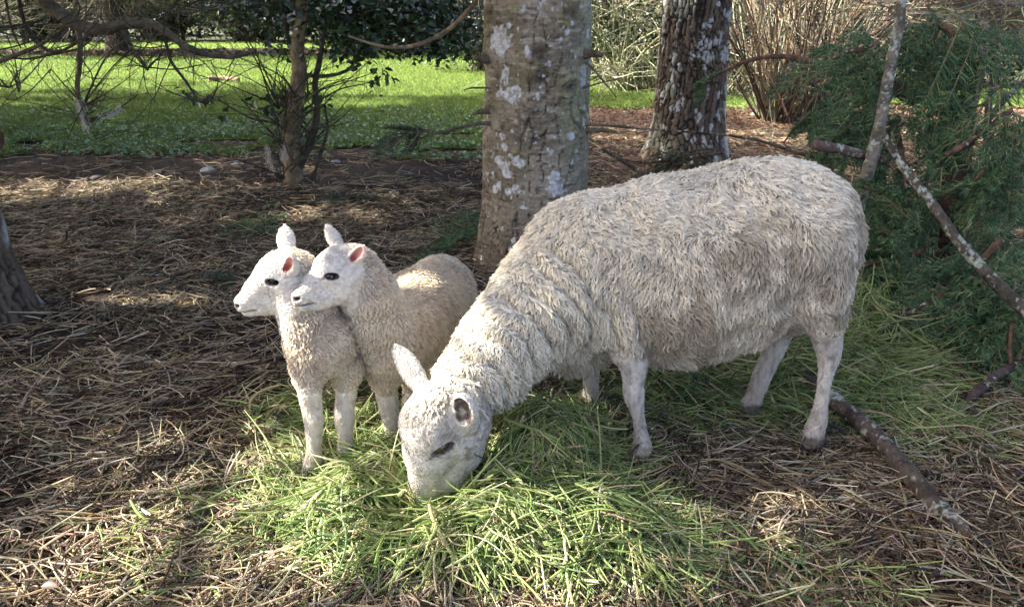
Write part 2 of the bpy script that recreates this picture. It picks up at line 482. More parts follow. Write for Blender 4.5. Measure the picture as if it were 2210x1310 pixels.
mass('hay', [hay_patch(8000, -.16, 1.70, .36, .27, .08, .30, .0016), hay_patch(6500, .06, 1.84, .23, .26, .08, .30, .0016), hay_patch(3200, -.42, 1.80, .22, .24, .07, .26, .0016),
             hay_patch(4300, .08, 1.55, .29, .15, .08, .30, .0016), hay_patch(420, .35, 1.45, .18, .14, .08, .24, .0016), hay_patch(260, .62, 1.42, .14, .12, .07, .2, .0016),
             hay_patch(700, -.55, 2.15, .24, .26, .07, .24, .0015), hay_patch(260, -.70, 1.60, .25, .22, .07, .24, .0015), hay_patch(200, .1, 1.35, .9, .14, .06, .2, .0015)],
     'green hay spread out in front of the ewe and lambs', 'hay')
mass('hay', [hay_patch(5000, 1.22, 2.70, .26, .26, .10, .36, .0016, tilt=.34), hay_patch(3800, 1.05, 2.42, .30, .26, .09, .30, .0017), hay_patch(1900, .62, 2.25, .36, .22, .07, .26, .0016, w=(3, 2, 1, 3, .6, .2, .8)),
             hay_patch(600, 1.2, 2.1, .3, .2, .07, .24, .0015)],
     'green hay heaped behind the ewe beside the fir boughs', 'hay')

# ------------------------------------------------------------------ lawn grass and ground cover
def grass_blades(n, yr, dens_keep, lmin, lmax, r, cols, w):
    y = yr[0] + (yr[1] - yr[0]) * g.random(n) ** 1.3; x = (g.random(n) * 2 - 1) * (.70 * y + .4)
    k = (lawn_edge(x, y) + .5 * g.normal(size=n) * .35 > 0) & (g.random(n) < dens_keep(x, y)); x, y = x[k], y[k]; n = len(x)
    ln = lmin + (lmax - lmin) * g.random(n); s = np.linspace(0, 1, 4)
    az = g.random(n) * 6.28; lean = .25 + .7 * g.random(n)
    K = np.zeros((n, 4, 3)); K[..., 0] = x[:, None] + ln[:, None] * lean[:, None] * s ** 1.5 * np.cos(az)[:, None]
    K[..., 1] = y[:, None] + ln[:, None] * lean[:, None] * s ** 1.5 * np.sin(az)[:, None]; K[..., 2] = gz(x, y)[:, None] + .01 + ln[:, None] * s * (1 - .35 * lean[:, None])
    return K, (r * (.6 + .8 * g.random(n)))[:, None] * np.array([1, 1, .8, .3]), pick(cols, w, n, g, .15)
LG = [(.13, .19, .04), (.16, .225, .055), (.085, .14, .04), (.22, .25, .09)]
one = lambda x, y: np.ones_like(x)
tag(strands('grass', *[np.concatenate(a) for a in zip(grass_blades(120000, (6.6, 12), one, .03, .075, .0022, LG, (3, 3, 3, 1)), grass_blades(90000, (11.5, 20), one, .04, .08, .0045, LG, (3, 3, 2, 1)), grass_blades(60000, (19, 42), one, .05, .09, .010, LG, (3, 3, 2, 1)))], M_grass),
    'short green grass of the lawn beyond the trees', 'grass', kind='stuff')
M_leaf = col_mat('broad_leaf', rough=.45, spec=.4, trans=.3)
def leaf_cloud(P, size, g, up=.3, aspect=.55, fold=.25, nrm_bias=None):
    """one small folded leaf of four triangles per point; returns geometry"""
    n = len(P); D = nrm(g.normal(size=(n, 3)) * [1, 1, .7]); Nn = g.normal(size=(n, 3)); Nn[:, 2] = np.abs(Nn[:, 2]) + up * 3
    if nrm_bias is not None: Nn = Nn + nrm_bias
    Nn = nrm(Nn); S = nrm(np.cross(D, Nn)); D = nrm(np.cross(Nn, S))
    L = (size * (.6 + .8 * g.random(n)))[:, None]; W = L * aspect * .5
    v = np.stack([P, P + D * L * .5 + S * W + Nn * W * fold, P + D * L - Nn * L * .12, P + D * L * .5 - S * W + Nn * W * fold, P + D * L * .5], 1)
    o = np.arange(n)[:, None] * 5
    F = np.concatenate([o + np.array([[0, 4, 1]]), o + np.array([[1, 4, 2]]), o + np.array([[2, 4, 3]]), o + np.array([[3, 4, 0]])])
    return v.reshape(-1, 3), F
n = 60000
y = 6.7 + 5.3 * g.random(n) ** 1.25; x = (g.random(n) * 2 - 1) * (.70 * y + .4)
k = (lawn_edge(x, y) > -.25 + .3 * g.normal(size=n)) & (g.random(n) < sstep(11.5, 7.5, y) * (.25 + sstep(.35, .6, fbm(np.stack([x, y, 0 * x], 1) * 1.3, 2, 71))))
x, y = x[k], y[k]
V, F = leaf_cloud(np.stack([x, y, gz(x, y) + .02 + .035 * g.random(len(x))], 1), .038, g, up=.6, aspect=.8)
tag(mesh('ground_cover', V, F, M_leaf, None, np.repeat(pick([(.14, .24, .10), (.20, .31, .16), (.08, .15, .06)], (3, 2, 2), len(x), g), 5, 0)), 'low leafy weeds along the shaded near edge of the lawn', 'weeds', kind='stuff')
# brown leaf litter on the strip under the thicket
n = 26000
y = 5.2 + 8.5 * g.random(n) ** 1.1; x = -.3 + g.random(n) * (.72 * y + .5)
k = (lawn_edge(x, y) < .2) & (g.random(n) < .35 + .65 * sstep(6.0, 7.5, y)); x, y = x[k], y[k]
V, F = leaf_cloud(np.stack([x, y, gz(x, y) + .004 + .02 * g.random(len(x))], 1), .05, g, up=.8, aspect=.6, fold=.6)
tag(mesh('leaf_litter', V, F, M_leaf, None, np.repeat(pick([(.26, .16, .095), (.17, .10, .06), (.36, .25, .16), (.10, .06, .04)], (3, 3, 1.5, 2), len(x), g), 5, 0)), 'fallen brown leaves under the bare thicket', 'leaf litter', kind='stuff')
# bits of bark and dead leaves among the straw
n = 2600
y = 1.2 + 4.6 * g.random(n) ** 1.3; x = (g.random(n) * 2 - 1) * (.70 * y + .4)
V, F = leaf_cloud(np.stack([x, y, gz(x, y) + .006 + .024 * g.random(n)], 1), .030, g, up=.7, aspect=.6, fold=.7)
tag(mesh('bark_litter', V, F, M_leaf, None, np.repeat(pick([(.10, .062, .04), (.055, .038, .026), (.20, .145, .09), (.13, .15, .06)], (3, 3, 1.5, .5), n, g), 5, 0)), 'dead leaves and bark crumbs among the straw', 'leaf litter', kind='stuff')

# ------------------------------------------------------------------ trees
M_bark = col_mat('bark', rough=.9, bump=.8, bscale=70, spec=.15, var=.28, vscale=60)
M_twig = col_mat('twig_bark', rough=.85, spec=.15)
M_needle = col_mat('fir_needle', rough=.5, spec=.25, trans=.2)
def voro(u, v, seed):
    """distance to the border between cells of a jittered grid, and a random value per cell"""
    iu, iv = np.floor(u).astype(np.int64), np.floor(v).astype(np.int64)
    d1 = np.full(len(u), 9.0); d2 = np.full(len(u), 9.0); idv = np.zeros(len(u))
    z = np.zeros_like(iu)
    for a in (-1, 0, 1):
        for b in (-1, 0, 1):
            cu = iu + a + _hash(iu + a, iv + b, z, seed); cv = iv + b + _hash(iu + a, iv + b, z, seed + 1)
            d = np.sqrt((u - cu) ** 2 + (v - cv) ** 2); r = _hash(iu + a, iv + b, z, seed + 2)
            c = d < d1
            d2 = np.where(c, d1, np.minimum(d2, d)); idv = np.where(c, r, idv); d1 = np.where(c, d, d1)
    return d2 - d1, idv
def trunk_mesh(name, base, top, r0, r1, parent, shape, seed, nth=220, nz=420, z_fine=2.2, fl=1.0):
    """trunk as a fine radial grid; shape(theta, z, P) gives outward relief in metres and colour"""
    zs = np.concatenate([np.linspace(-.08, z_fine, nz), np.linspace(z_fine + .15, top[2], 24)])
    th = np.linspace(0, 2 * np.pi, nth, endpoint=False)
    Z, T = np.meshgrid(zs, th, indexing='ij')
    t = np.clip(Z / top[2], 0, 1)
    cx = base[0] + (top[0] - base[0]) * t; cy = base[1] + (top[1] - base[1]) * t
    R = r0 + (r1 - r0) * t
    P0 = np.stack([np.cos(T) * 1.3 * R, np.sin(T) * 1.3 * R, Z], -1).reshape(-1, 3)
    R = R * (1 + .10 * (fbm(np.stack([np.cos(T).ravel() * 1.2, np.sin(T).ravel() * 1.2, Z.ravel() * .7], 1), 3, seed).reshape(Z.shape) - .5))
    flare = np.exp(-np.clip(Z, 0, 9) / .16) * (.28 + .35 * (fbm(np.stack([np.cos(T).ravel() * 2.2, np.sin(T).ravel() * 2.2, 0 * Z.ravel()], 1), 2, seed + 5).reshape(Z.shape)))
    R = R * (1 + fl * flare)
    rel, C = shape(T.ravel(), Z.ravel(), R.ravel(), P0)
    R = R + rel.reshape(Z.shape) * (Z < z_fine + .1)
    V = np.stack([cx + R * np.cos(T), cy + R * np.sin(T), Z], -1).reshape(-1, 3)
    nzz = len(zs); i, j = np.meshgrid(np.arange(nzz - 1), np.arange(nth), indexing='ij'); k = (j + 1) % nth
    F = np.stack([i * nth + j, i * nth + k, (i + 1) * nth + k, (i + 1) * nth + j], -1).reshape(-1, 4)
    return mesh(name, V, F, M_bark, parent, C), V
def blotch(P, x, y, z, r, seed, rough=.6):
    d = np.sqrt((P[:, 0] - x) ** 2 + (P[:, 1] - y) ** 2 + (P[:, 2] - z) ** 2) / r
    return sstep(1.05, .85, d + rough * 2 * (fbm(P * 45, 3, seed) - .5))
def ang(px, tree_x, tree_y, r, Y):        # the trunk angle seen at a pixel column
    x = at(px, 300, Y)[0]; return math.atan2(-math.sqrt(max(r * r - min(abs(x - tree_x), r) ** 2, 1e-6)), x - tree_x)

# ---- the pale lichened fir in the middle
T1 = np.array([.112, 3.78]); R1 = .25
tree1 = empty('fir_tree', (T1[0], T1[1], 0)); tag(tree1, 'thick pale grey trunk with white lichen patches right behind the ewe', 'tree')
def knot_field(T, Z, R, knots):
    rel = np.zeros_like(T); dark = np.zeros_like(T); ring = np.zeros_like(T)
    for a, z, s in knots:
        du = (np.angle(np.exp(1j * (T - a)))) * R; dz = (Z - z) * 1.15; d = np.sqrt(du ** 2 + dz ** 2) / s + .9 * (fbm(np.stack([du * 22, dz * 22, 0 * du + a * 5], 1), 3, 12) - .5)
        d = np.clip(d, 0, 9)
        rel += s * .30 * np.exp(-(d * .9) ** 2) - s * .22 * np.exp(-(d * 2.4) ** 2) + s * .06 * np.sin(d * 11) * np.exp(-(d * .75) ** 2)
        dark = np.maximum(dark, np.exp(-(d * 2.0) ** 2)); ring = np.maximum(ring, np.exp(-(d * .8) ** 2) * (.5 + .5 * np.sin(d * 11)))
    return rel, dark, ring
def t1_z(py): return at(1150, py, T1[1] - R1)[2]
K1 = [(ang(px, T1[0], T1[1], R1, T1[1] - R1), t1_z(py), s) for px, py, s in
      [(1235, 30, .075), (1050, 25, .06), (1165, 120, .07), (1045, 128, .055), (1165, 172, .075), (1230, 190, .06), (1050, 237, .05), (1150, 245, .05), (1262, 280, .06), (1080, 280, .035), (1120, 345, .05), (1215, 330, .03)]]
def shape1(T, Z, R, P):
    rel, dark, ring = knot_field(T, Z, R, K1)
    uu = T / (2 * np.pi) * 26
    e, idv = voro(uu + .5 * (fbm(P * 9, 2, 3) - .5) * 2, Z * 1.7, 5)
    crack = sstep(.055, .01, e) * sstep(.47, .58, fbm(P * np.array([5, 5, 3.0]), 2, 8))
    e2, _ = voro(T / 6.283 * 17 + 5, Z * 9 + .6 * fbm(P * 3, 2, 4), 15)
    hor = sstep(.05, .0, e2) * .25
    low = sstep(.75, .1, Z)
    plate = sstep(.07, .01, voro(T / 6.283 * 34 + fbm(P * 6, 2, 2), Z * 9, 25)[0]) * low * sstep(.4, .6, fbm(P * 4, 2, 27))
    fine = fbm(P * np.array([10, 10, 60]), 3, 9) - .5
    rel = rel + .005 * fine * 2 + .008 * (fbm(P * 7, 3, 11) - .5) * 2 - .016 * crack - .006 * plate - .003 * hor
    C = np.tile(np.array([.335, .285, .205]), (len(T), 1))
    C = mixc(C, (.205, .168, .115), sstep(.35, .65, fbm(P * np.array([4, 4, 9]), 3, 12)))
    C = mixc(C, (.44, .39, .29), sstep(.52, .70, fbm(P * np.array([14, 14, 60]), 3, 13)) * .75)
    C = mixc(C, (.085, .066, .048), sstep(.56, .70, fbm(P * np.array([25, 25, 70]), 3, 18)) * .7)
    C = mixc(C, (.20, .20, .09), sstep(.55, .72, fbm(P * 4.5, 3, 14)) * .55)                      # green algae
    C = mixc(C, (.26, .255, .05), np.clip(ring * .55 + .0, 0, .6) * sstep(.4, .6, fbm(P * 9, 2, 15)))
    C = mixc(C, (.05, .037, .028), np.clip(np.maximum.reduce([crack * .5, dark * .9, plate * .3]), 0, .92))
    C = mixc(C, (.075, .055, .040), sstep(.50, .05, Z) * .75)
    # lichen: small crusts everywhere, larger crusts at given spots
    li = np.maximum(sstep(.71, .74, fbm(P * 17 + 4, 3, 17)), sstep(.77, .80, fbm(P * 42 + 4, 2, 67))) * .9
    X, Y = np.cos(T) * R, np.sin(T) * R; Q = np.stack([X, Y, Z], 1)
    for px, py, r in [(1073, 88, .062), (1092, 60, .03), (1218, 68, .02), (1095, 212, .035), (1082, 208, .02), (1110, 205, .03), (1080, 298, .022), (1085, 322, .018), (1102, 340, .014), (1073, 355, .03), (1085, 368, .03), (1095, 380, .02), (1120, 352, .028), (1197, 388, .026), (1065, 416, .02), (1097, 418, .018), (1234, 300, .018), (1265, 160, .03), (1262, 180, .03), (1060, 385, .015), (1240, 75, .015), (1145, 480, .012), (1125, 20, .02)]:
        a = ang(px, T1[0], T1[1], R1, T1[1] - R1); li = np.maximum(li, blotch(Q, math.cos(a) * R1, math.sin(a) * R1, t1_z(py), r * 1.05, 19, .7))
    speck = .45 + .55 * sstep(.38, .5, fbm(P * 60, 2, 23))
    C = mixc(C, (.62, .63, .61), np.clip(li * speck, 0, .95))
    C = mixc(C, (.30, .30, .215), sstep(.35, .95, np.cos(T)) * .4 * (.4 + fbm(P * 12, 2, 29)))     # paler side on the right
    return rel + .002 * li, C
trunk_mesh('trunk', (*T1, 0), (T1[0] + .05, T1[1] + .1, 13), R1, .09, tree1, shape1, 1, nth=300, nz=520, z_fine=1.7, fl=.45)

# ---- the plated, lichen-specked trunk behind
T2 = np.array([1.43, 6.62]); R2 = .275
tree2 = empty('fir_tree', (T2[0], T2[1], 0)); tag(tree2, 'dark plated trunk with small white lichen spots farther back', 'tree')
def shape2(T, Z, R, P):
    w = fbm(P * 3, 2, 33)
    e, idv = voro(T / 6.283 * 46 + 2.5 * w + .6 * fbm(P * 26, 2, 3), Z * 6.0 + 4 * w + 1.2 * fbm(P * 18, 2, 4), 35)
    groove = sstep(.26, .04, e + .25 * (fbm(P * 25, 2, 5) - .5))
    rel = .020 * (1 - groove) * (.5 + .6 * idv) + .012 * (fbm(P * 9, 3, 36) - .5) - .012
    C = np.tile(np.array([.105, .082, .06]), (len(T), 1))
    C = mixc(C, (.195, .155, .11), idv * .8)
    C = mixc(C, (.030, .022, .018), groove * .92)
    li = sstep(.545, .61, fbm(P * 13 + 3, 3, 37) + .18 * (idv - .5)) * (1 - groove)
    C = mixc(C, (.50, .51, .47), li * .9)
    C = mixc(C, (.32, .36, .24), sstep(.6, .75, fbm(P * 5 + 9, 2, 38)) * (1 - groove) * .5)
    return rel, C
trunk_mesh('trunk', (*T2, 0), (T2[0] - .05, T2[1], 14), R2, .1, tree2, shape2, 31, nth=240, nz=380, z_fine=1.9)

# ---- the tree cut by the left edge of the picture
T3 = np.array([-2.16, 3.02]); R3 = .17
tree3 = empty('fir_tree', (T3[0], T3[1], 0)); tag(tree3, 'dark furrowed trunk cut off by the left edge of the picture', 'tree')
def shape3(T, Z, R, P):
    w = fbm(P * 3, 2, 43)
    e, idv = voro(T / 6.283 * 30 + 2.5 * w + .6 * fbm(P * 26, 2, 3), Z * 5.0 + 4 * w + 1.2 * fbm(P * 18, 2, 4), 45)
    groove = sstep(.24, .04, e + .25 * (fbm(P * 25, 2, 5) - .5))
    rel = -.014 * groove + .012 * (fbm(P * 8, 3, 46) - .5)
    C = mixc(np.tile(np.array([.125, .095, .068]), (len(T), 1)), (.20, .165, .12), sstep(.4, .65, fbm(P * 8, 3, 47)))
    C = mixc(C, (.025, .018, .015), groove * .85)
    C = mixc(C, (.52, .53, .5), sstep(.60, .70, fbm(P * 6 + 3, 3, 48)) * (1 - groove) * .75)
    return rel, C
trunk_mesh('trunk', (*T3, 0), (T3[0] - .35, T3[1] + .1, 12), R3, .08, tree3, shape3, 41, nth=160, nz=300, z_fine=2.0)
# stump of a sawn limb on it
c = at(-14, 300, 2.98); d0 = np.array([T3[0] - .03, T3[1], c[2] - .02])
V, F = tube_geo(spline([d0, (d0 + c) / 2 + [0, 0, .005], c], 8), np.linspace(.062, .052, 8), 20)
V = V + .004 * vnoise3(V * 40, 3); tag(mesh('limb_stub', V, F, M_bark, tree3, np.tile((.14, .075, .045), (len(V), 1)), False))

# ------------------------------------------------------------------ fir sprays
def spray_template(g, n_side=9, length=1.0, needle=.028, per=70):
    """a flat fir spray along +X, unit length: (twig polylines, needle segments)"""
    tw, nd = [], []
    def needles(a, b, c, m, nl):
        t = g.random(m)[:, None]; P = (1 - t) ** 2 * a + 2 * t * (1 - t) * b + t ** 2 * c
        ax = nrm(2 * (1 - t) * (b - a) + 2 * t * (c - b)); side = np.where(g.random(m) < .5, 1, -1)[:, None]
        lat = nrm(np.cross(ax, [0, 0, 1.0]) * side + .55 * g.normal(size=(m, 3)) * [0, 0, 1] + [0, 0, .18])
        D = nrm(lat + ax * (.45 + .25 * g.random(m)[:, None]))
        L = nl * (.7 + .5 * g.random(m))[:, None]
        nd.append(np.stack([P, P + D * L * .6, P + D * L + ax * L * .08], 1))
    A, Bm, Cc = np.zeros(3), np.array([.5, .02 * g.normal(), .05]), np.array([1.0, .04 * g.normal(), -.05])
    tw.append((A, Bm, Cc)); needles(A, Bm, Cc, per * 2, needle)
    for i in range(n_side):
        t = .08 + .86 * (i + .3 * g.random()) / n_side
        for sd in (1, -1):
            if g.random() < .12: continue
            p = (1 - t) ** 2 * A + 2 * t * (1 - t) * Bm + t ** 2 * Cc
            L = (.46 * (1 - t) ** .8 + .08) * (.75 + .4 * g.random()); an = math.radians(48 + 10 * g.normal())
            d = np.array([math.cos(an), sd * math.sin(an), .06 * g.normal()])
            q = p + d * L; q = q + np.array([.08 * L, 0, -.08 * L]); m = (p + q) / 2 + np.array([.02, sd * .03, .03]) * L
            tw.append((p, m, q)); needles(p, m, q, int(per * (.35 + L * 2.2)), needle)
    nd = np.concatenate(nd); s = np.linspace(0, 1, 5)[:, None]
    tw = np.stack([(1 - s) ** 2 * a + 2 * s * (1 - s) * b + s ** 2 * c for a, b, c in tw])
    return tw, nd
gs = np.random.default_rng(21)
SPRAYS = [spray_template(gs, n_side=7, needle=.085, per=36) for _ in range(6)]
def place_spray(base, tip, g, roll=None, droop=.14, flat_n=None):
    base, tip = np.asarray(base, float), np.asarray(tip, float); L = np.linalg.norm(tip - base); x = (tip - base) / L
    n = np.array([0, 0, 1.0]) + .45 * g.normal(size=3) if flat_n is None else np.asarray(flat_n, float) + .3 * g.normal(size=3)
    y = nrm(np.cross(n, x)); z = np.cross(x, y); M = np.stack([x, y, z]) * L
    tw, nd = SPRAYS[g.integers(len(SPRAYS))]
    def f(P):
        Q = P @ M + base; Q[..., 2] -= droop * L * (P[..., 0] ** 2); return Q
    return f(tw), f(nd)
NEEDLE_C = [(.055, .12, .052), (.085, .162, .068), (.145, .235, .092), (.044, .088, .054), (.23, .30, .12)]
def fir_foliage(parent, sprays, g, name='spray', cols=NEEDLE_C, w=(3, 3, 2, 2, .6), twig_c=(.22, .16, .095), nr=.0015, tr=.0028):
    """each spray is a piece of its own: its twigs and its needles"""
    for tw, nd in sprays:
        K = np.concatenate([tw[:, [0, 2, 4]], nd])
        R = np.concatenate([np.tile(tr * np.array([1.2, .9, .4]), (len(tw), 1)), np.tile(nr * np.array([1, 1, .5]), (len(nd), 1))])
        strands(name, K, R, np.concatenate([pick([twig_c], (1,), len(tw), g), pick(cols, w, len(nd), g)]), M_needle, parent)
def limb(name, pts, rad, parent, c, sides=12, n=40, rough=.12, seed=0, lichen=0.0, mat=None):
    p = spline(pts, n); r = np.interp(np.linspace(0, 1, n), np.linspace(0, 1, len(rad)), rad)
    if lichen > 0:
        n = int(max(n, np.linalg.norm(np.diff(p, axis=0), axis=1).sum() / .006)); p = spline(pts, n); r = np.interp(np.linspace(0, 1, n), np.linspace(0, 1, len(rad)), rad); sides = max(sides, 26)
    V, F = tube_geo(p, r, sides)
    V = V + (vnoise3(V * 60, seed) * rough * .55 * np.mean(r) + vnoise3(V * 9, seed + 3) * .5 * np.mean(r) * rough)
    C = mixc(np.tile(np.array(c), (len(V), 1)), np.array(c) * .55, sstep(.4, .65, fbm(V * 25, 3, seed + 7)))
    if lichen > 0: C = mixc(C, (.40, .43, .35), sstep(.68 - .22 * lichen, .74 - .22 * lichen, .6 * fbm(V * 90, 3, seed + 9) + .4 * fbm(V * 18, 2, seed + 11)) * .8)
    return mesh(name, V, F, mat or M_bark, parent, C)

# ------------------------------------------------------------------ crowns above the picture: they shade the clearing, with gaps where the sun comes through
LIT = []
def lit(px, py, r, z=0.0, Y=None): LIT.append((at(px, py, Y) if Y else on(px, py, z), r + (.42 if Y else .16)))
lit(590, 620, .10, Y=1.87); lit(640, 760, .12, Y=1.82); lit(668, 900, .10, Y=1.80); lit(650, 830, .10, Y=1.8); lit(740, 900, .07, Y=1.86)   # first lamb
lit(690, 560, .055, Y=1.88); lit(745, 520, .04, Y=1.9)
lit(885, 960, .07, Y=1.63); lit(870, 1030, .07, Y=1.6)                                            # bridge of the ewe's nose
lit(800, 1030, .13, .06); lit(880, 1130, .12, .06); lit(740, 1000, .10, .05); lit(960, 1200, .09, .04); lit(1060, 1215, .04, .04); lit(1190, 1262, .03, .03); lit(700, 1080, .10, .05); lit(800, 1150, .10, .05); lit(640, 1000, .08, .05); lit(860, 1200, .06, .04)
lit(560, 1000, .10, .03); lit(430, 1080, .12); lit(300, 1250, .10); lit(90, 1280, .06); lit(560, 1280, .04)
lit(780, 470, .12); lit(700, 455, .10); lit(860, 470, .08); lit(545, 700, .12); lit(470, 690, .09); lit(180, 390, .3); lit(290, 395, .25); lit(260, 640, .05); lit(590, 760, .06)
for px, py, r in [(300, 150, 1.2), (100, 170, 1.2), (450, 165, 1.2), (200, 190, .8), (850, 200, .8), (960, 190, .8), (780, 225, .5), (900, 150, 1.0), (600, 160, 1.0), (1350, 290, .4), (1640, 300, .4)]: lit(px, py, r)
LITP = np.array([p for p, r in LIT]); LITR = np.array([r for p, r in LIT])
def sun_blocked_gap(P, size):
    """True where a clump at P of this size would throw its shadow on a sunlit spot"""
    q = P[:, None] - LITP[None]; t = q @ SUN_DIR
    d = np.linalg.norm(q - t[..., None] * SUN_DIR, axis=-1)
    return ((d < LITR[None] + size) & (t > 0)).any(1)
def crown(tree, base, z0, z1, reach0, reach1, nb, g, mask=True, spr=.75):
    """whorled boughs from trunk to tip with sprays; leaves out whatever would shade the sunlit spots"""
    boughs, sprays = [], []
    for i in range(nb):
        z = z0 + (z1 - z0) * (i + g.random()) / nb; t = (z - z0) / (z1 - z0)
        a = i * 2.4 + .5 * g.normal(); R = (reach0 + (reach1 - reach0) * t) * (.75 + .4 * g.random())
        d = np.array([math.cos(a), math.sin(a), 0]); p0 = np.array([*base, z])
        s = np.linspace(0, 1, 7)[:, None]; B = p0 + d * R * s + np.array([0, 0, 1.0]) * (.10 * R * s - .30 * R * s ** 2)
        if B[-1, 2] < 1.7: continue
        boughs.append(B)
        for k in range(int(R * 4)):
            f = .25 + .75 * g.random(); c = p0 + d * R * f + np.array([0, 0, .10 * R * f - .30 * R * f * f])
            sd = nrm(d * (.7 + .3 * g.random()) + np.cross(d, [0, 0, 1.0]) * g.normal() * .8 + np.array([0, 0, -.15])); L = spr * (.6 + .6 * g.random())
            if c[2] < 1.75: continue
            sprays.append((c, c + sd * L))
    S = np.array([(a + b) / 2 for a, b in sprays])
    ok = ~sun_blocked_gap(S, .0) if mask else np.ones(len(S), bool)
    return boughs, [s for s, k in zip(sprays, ok) if k]
M_crown = col_mat('fir_crown', rough=.6, spec=.2, trans=.12)
def crown_objects(tree, boughs, sprays, g):
    """sprays of the crown as broad needled twigs"""
    gB = np.stack(boughs); strands('boughs', gB, np.linspace(.035, .008, 7), np.tile((.12, .085, .06), (len(gB), 1)), M_twig, tree)
    K = []
    for a, b in sprays:
        tw, nd = place_spray(a, b, g, droop=.2); K.append(nd[::4])
    K = np.concatenate(K); mid = K[:, 0]; K = mid[:, None] + (K - mid[:, None]) * 1.3
    o = strands('crown', K, .009 * np.array([1, 1, .6]), pick(NEEDLE_C, (3, 3, 2, 2, .6), len(K), g), M_crown, tree); o['kind'] = 'stuff'
gc = np.random.default_rng(33)
for tree, base, z0, z1, a, b, nb in [(tree3, T3 + [-.1, 0], 2.0, 10, 2.6, .6, 70), (tree1, T1, 5.5, 12, 2.2, .5, 40), (tree2, T2, 5.5, 12, 2.4, .5, 40)]:
    crown_objects(tree, *crown(tree, base, z0, z1, a, b, nb, gc), gc)
SHADE = []
for x, y, z0, z1, a, b, nb in [(-4.3, 4.6, 2.0, 10, 2.8, .7, 85), (-6.8, 6.4, 2.2, 11, 2.8, .7, 70), (-8.3, 9.2, 2.0, 11, 3.0, .7, 70), (-10.2, 12.6, 2.0, 11, 3.0, .7, 60), (-6.6, 3.2, 2.4, 10, 2.6, .6, 60), (-4.1, 2.7, 2.0, 9, 2.3, .6, 60), (-8.0, 7.4, 2.0, 10, 2.6, .6, 55), (-7.3, 10.6, 2.0, 9, 2.4, .6, 60), (-6.7, 8.5, 2.0, 9, 2.3, .6, 60), (-4.9, 1.2, 2.6, 9, 2.4, .6, 45), (-24, 26, 2.0, 13, 4.0, .8, 60)]:
    tr = empty('fir_tree', (x, y, 0)); tag(tr, 'tall fir beyond the left edge, known by the shadow it throws', 'tree', 'firs beyond the left edge')
    limb('trunk', [(x, y, -.1), (x + .03, y, 2), (x, y + .05, 6), (x + .05, y, z1)], [.22, .17, .11, .03], tr, (.13, .10, .075), n=40, seed=int(70 + x))
    crown_objects(tr, *crown(tr, (x, y), z0, z1, a, b, nb, gc), gc); SHADE.append(tr)

# ------------------------------------------------------------------ shrubs, thicket and the far edge of the lawn
gb = np.random.default_rng(51)
def twig_cloud(g, base, n, lmin, lmax, spread, up, keys=6, curl=.35, sub=3, sublen=.35):
    """branching stems from a base area: main stems and side twigs, all as polylines"""
    base = np.asarray(base, float)
    if base.ndim == 1: base = np.tile(base, (n, 1))
    else: base = base[g.integers(len(base), size=n)]
    s = np.linspace(0, 1, keys)
    az = g.random(n) * 6.28; out = spread * g.random(n) ** .6; L = lmin + (lmax - lmin) * g.random(n)
    d = nrm(np.stack([np.cos(az) * out, np.sin(az) * out, up * np.ones(n)], 1))
    bend = g.normal(size=(n, 3)) * curl
    K = base[:, None] + L[:, None, None] * (s[None, :, None] * d[:, None] + (s ** 2)[None, :, None] * bend[:, None] * [1, 1, .7])
    K += .02 * L[:, None, None] * g.normal(size=K.shape) * s[None, :, None]
    subs = []
    for _ in range(sub):
        i = g.integers(1, keys - 1, size=n); p = K[np.arange(n), i]; dd = nrm(K[np.arange(n), i + 1] - p + .9 * np.linalg.norm(K[np.arange(n), i + 1] - p, axis=1)[:, None] * g.normal(size=(n, 3)))
        l = L * sublen * (.4 + .8 * g.random(n)); b2 = g.normal(size=(n, 3)) * curl
        subs.append(p[:, None] + l[:, None, None] * (s[None, :, None] * dd[:, None] + (s ** 2)[None, :, None] * b2[:, None]))
    return K, np.concatenate(subs) if subs else np.zeros((0, keys, 3))
def shrub(name, label, cat, c, rx, ry, h, n_leaf, leaf, cols, g, z0=0.0, n_twig=0, tw_up=1.0, tw_curl=.35, tw_sub=3, tw_c=(.10, .08, .06), tw_r=.006, group=None, up=.25, aspect=.55, shell=.5, trans=None, core=True, lumpy=.55):
    o = empty(name, (c[0], c[1], 0)); tag(o, label, cat, group)
    if n_leaf:
        d = nrm(g.normal(size=(n_leaf, 3))); lump = 1 + lumpy * (fbm(d * 2.2 + c[0], 3, int(abs(c[0] * 7 + c[1])) + 3) - .5) * 2
        r = (shell + (1 - shell) * g.random(n_leaf)) * lump
        P = np.stack([c[0] + d[:, 0] * rx * r, c[1] + d[:, 1] * ry * r, z0 + h / 2 + d[:, 2] * h / 2 * r], 1); P = P[P[:, 2] > .04]
        V, F = leaf_cloud(P, leaf, g, up=up, aspect=aspect, nrm_bias=d[:len(P)] * .6)
        f = mesh('foliage', V, F, M_leaf, o, np.repeat(pick(cols, np.ones(len(cols)), len(P), g, .2), 5, 0)); f['kind'] = 'stuff'
    if n_twig:
        B = np.stack([c[0] + rx * .45 * (g.random(40) - .5), c[1] + ry * .45 * (g.random(40) - .5), np.zeros(40)], 1)
        K, S = twig_cloud(g, B, n_twig, h * .5, h * 1.05, .55 * rx / h * 2, tw_up, curl=tw_curl, sub=tw_sub)
        t = strands('stems', np.concatenate([K, S]), np.concatenate([np.full(len(K), tw_r), np.full(len(S), tw_r * .6)])[:, None] * np.array([1.2, 1, .9, .75, .6, .35]), pick([tw_c, np.array(tw_c) * 1.5, np.array(tw_c) * .6], (2, 1, 1), len(K) + len(S), g), M_twig, o); t['kind'] = 'stuff'
    return o
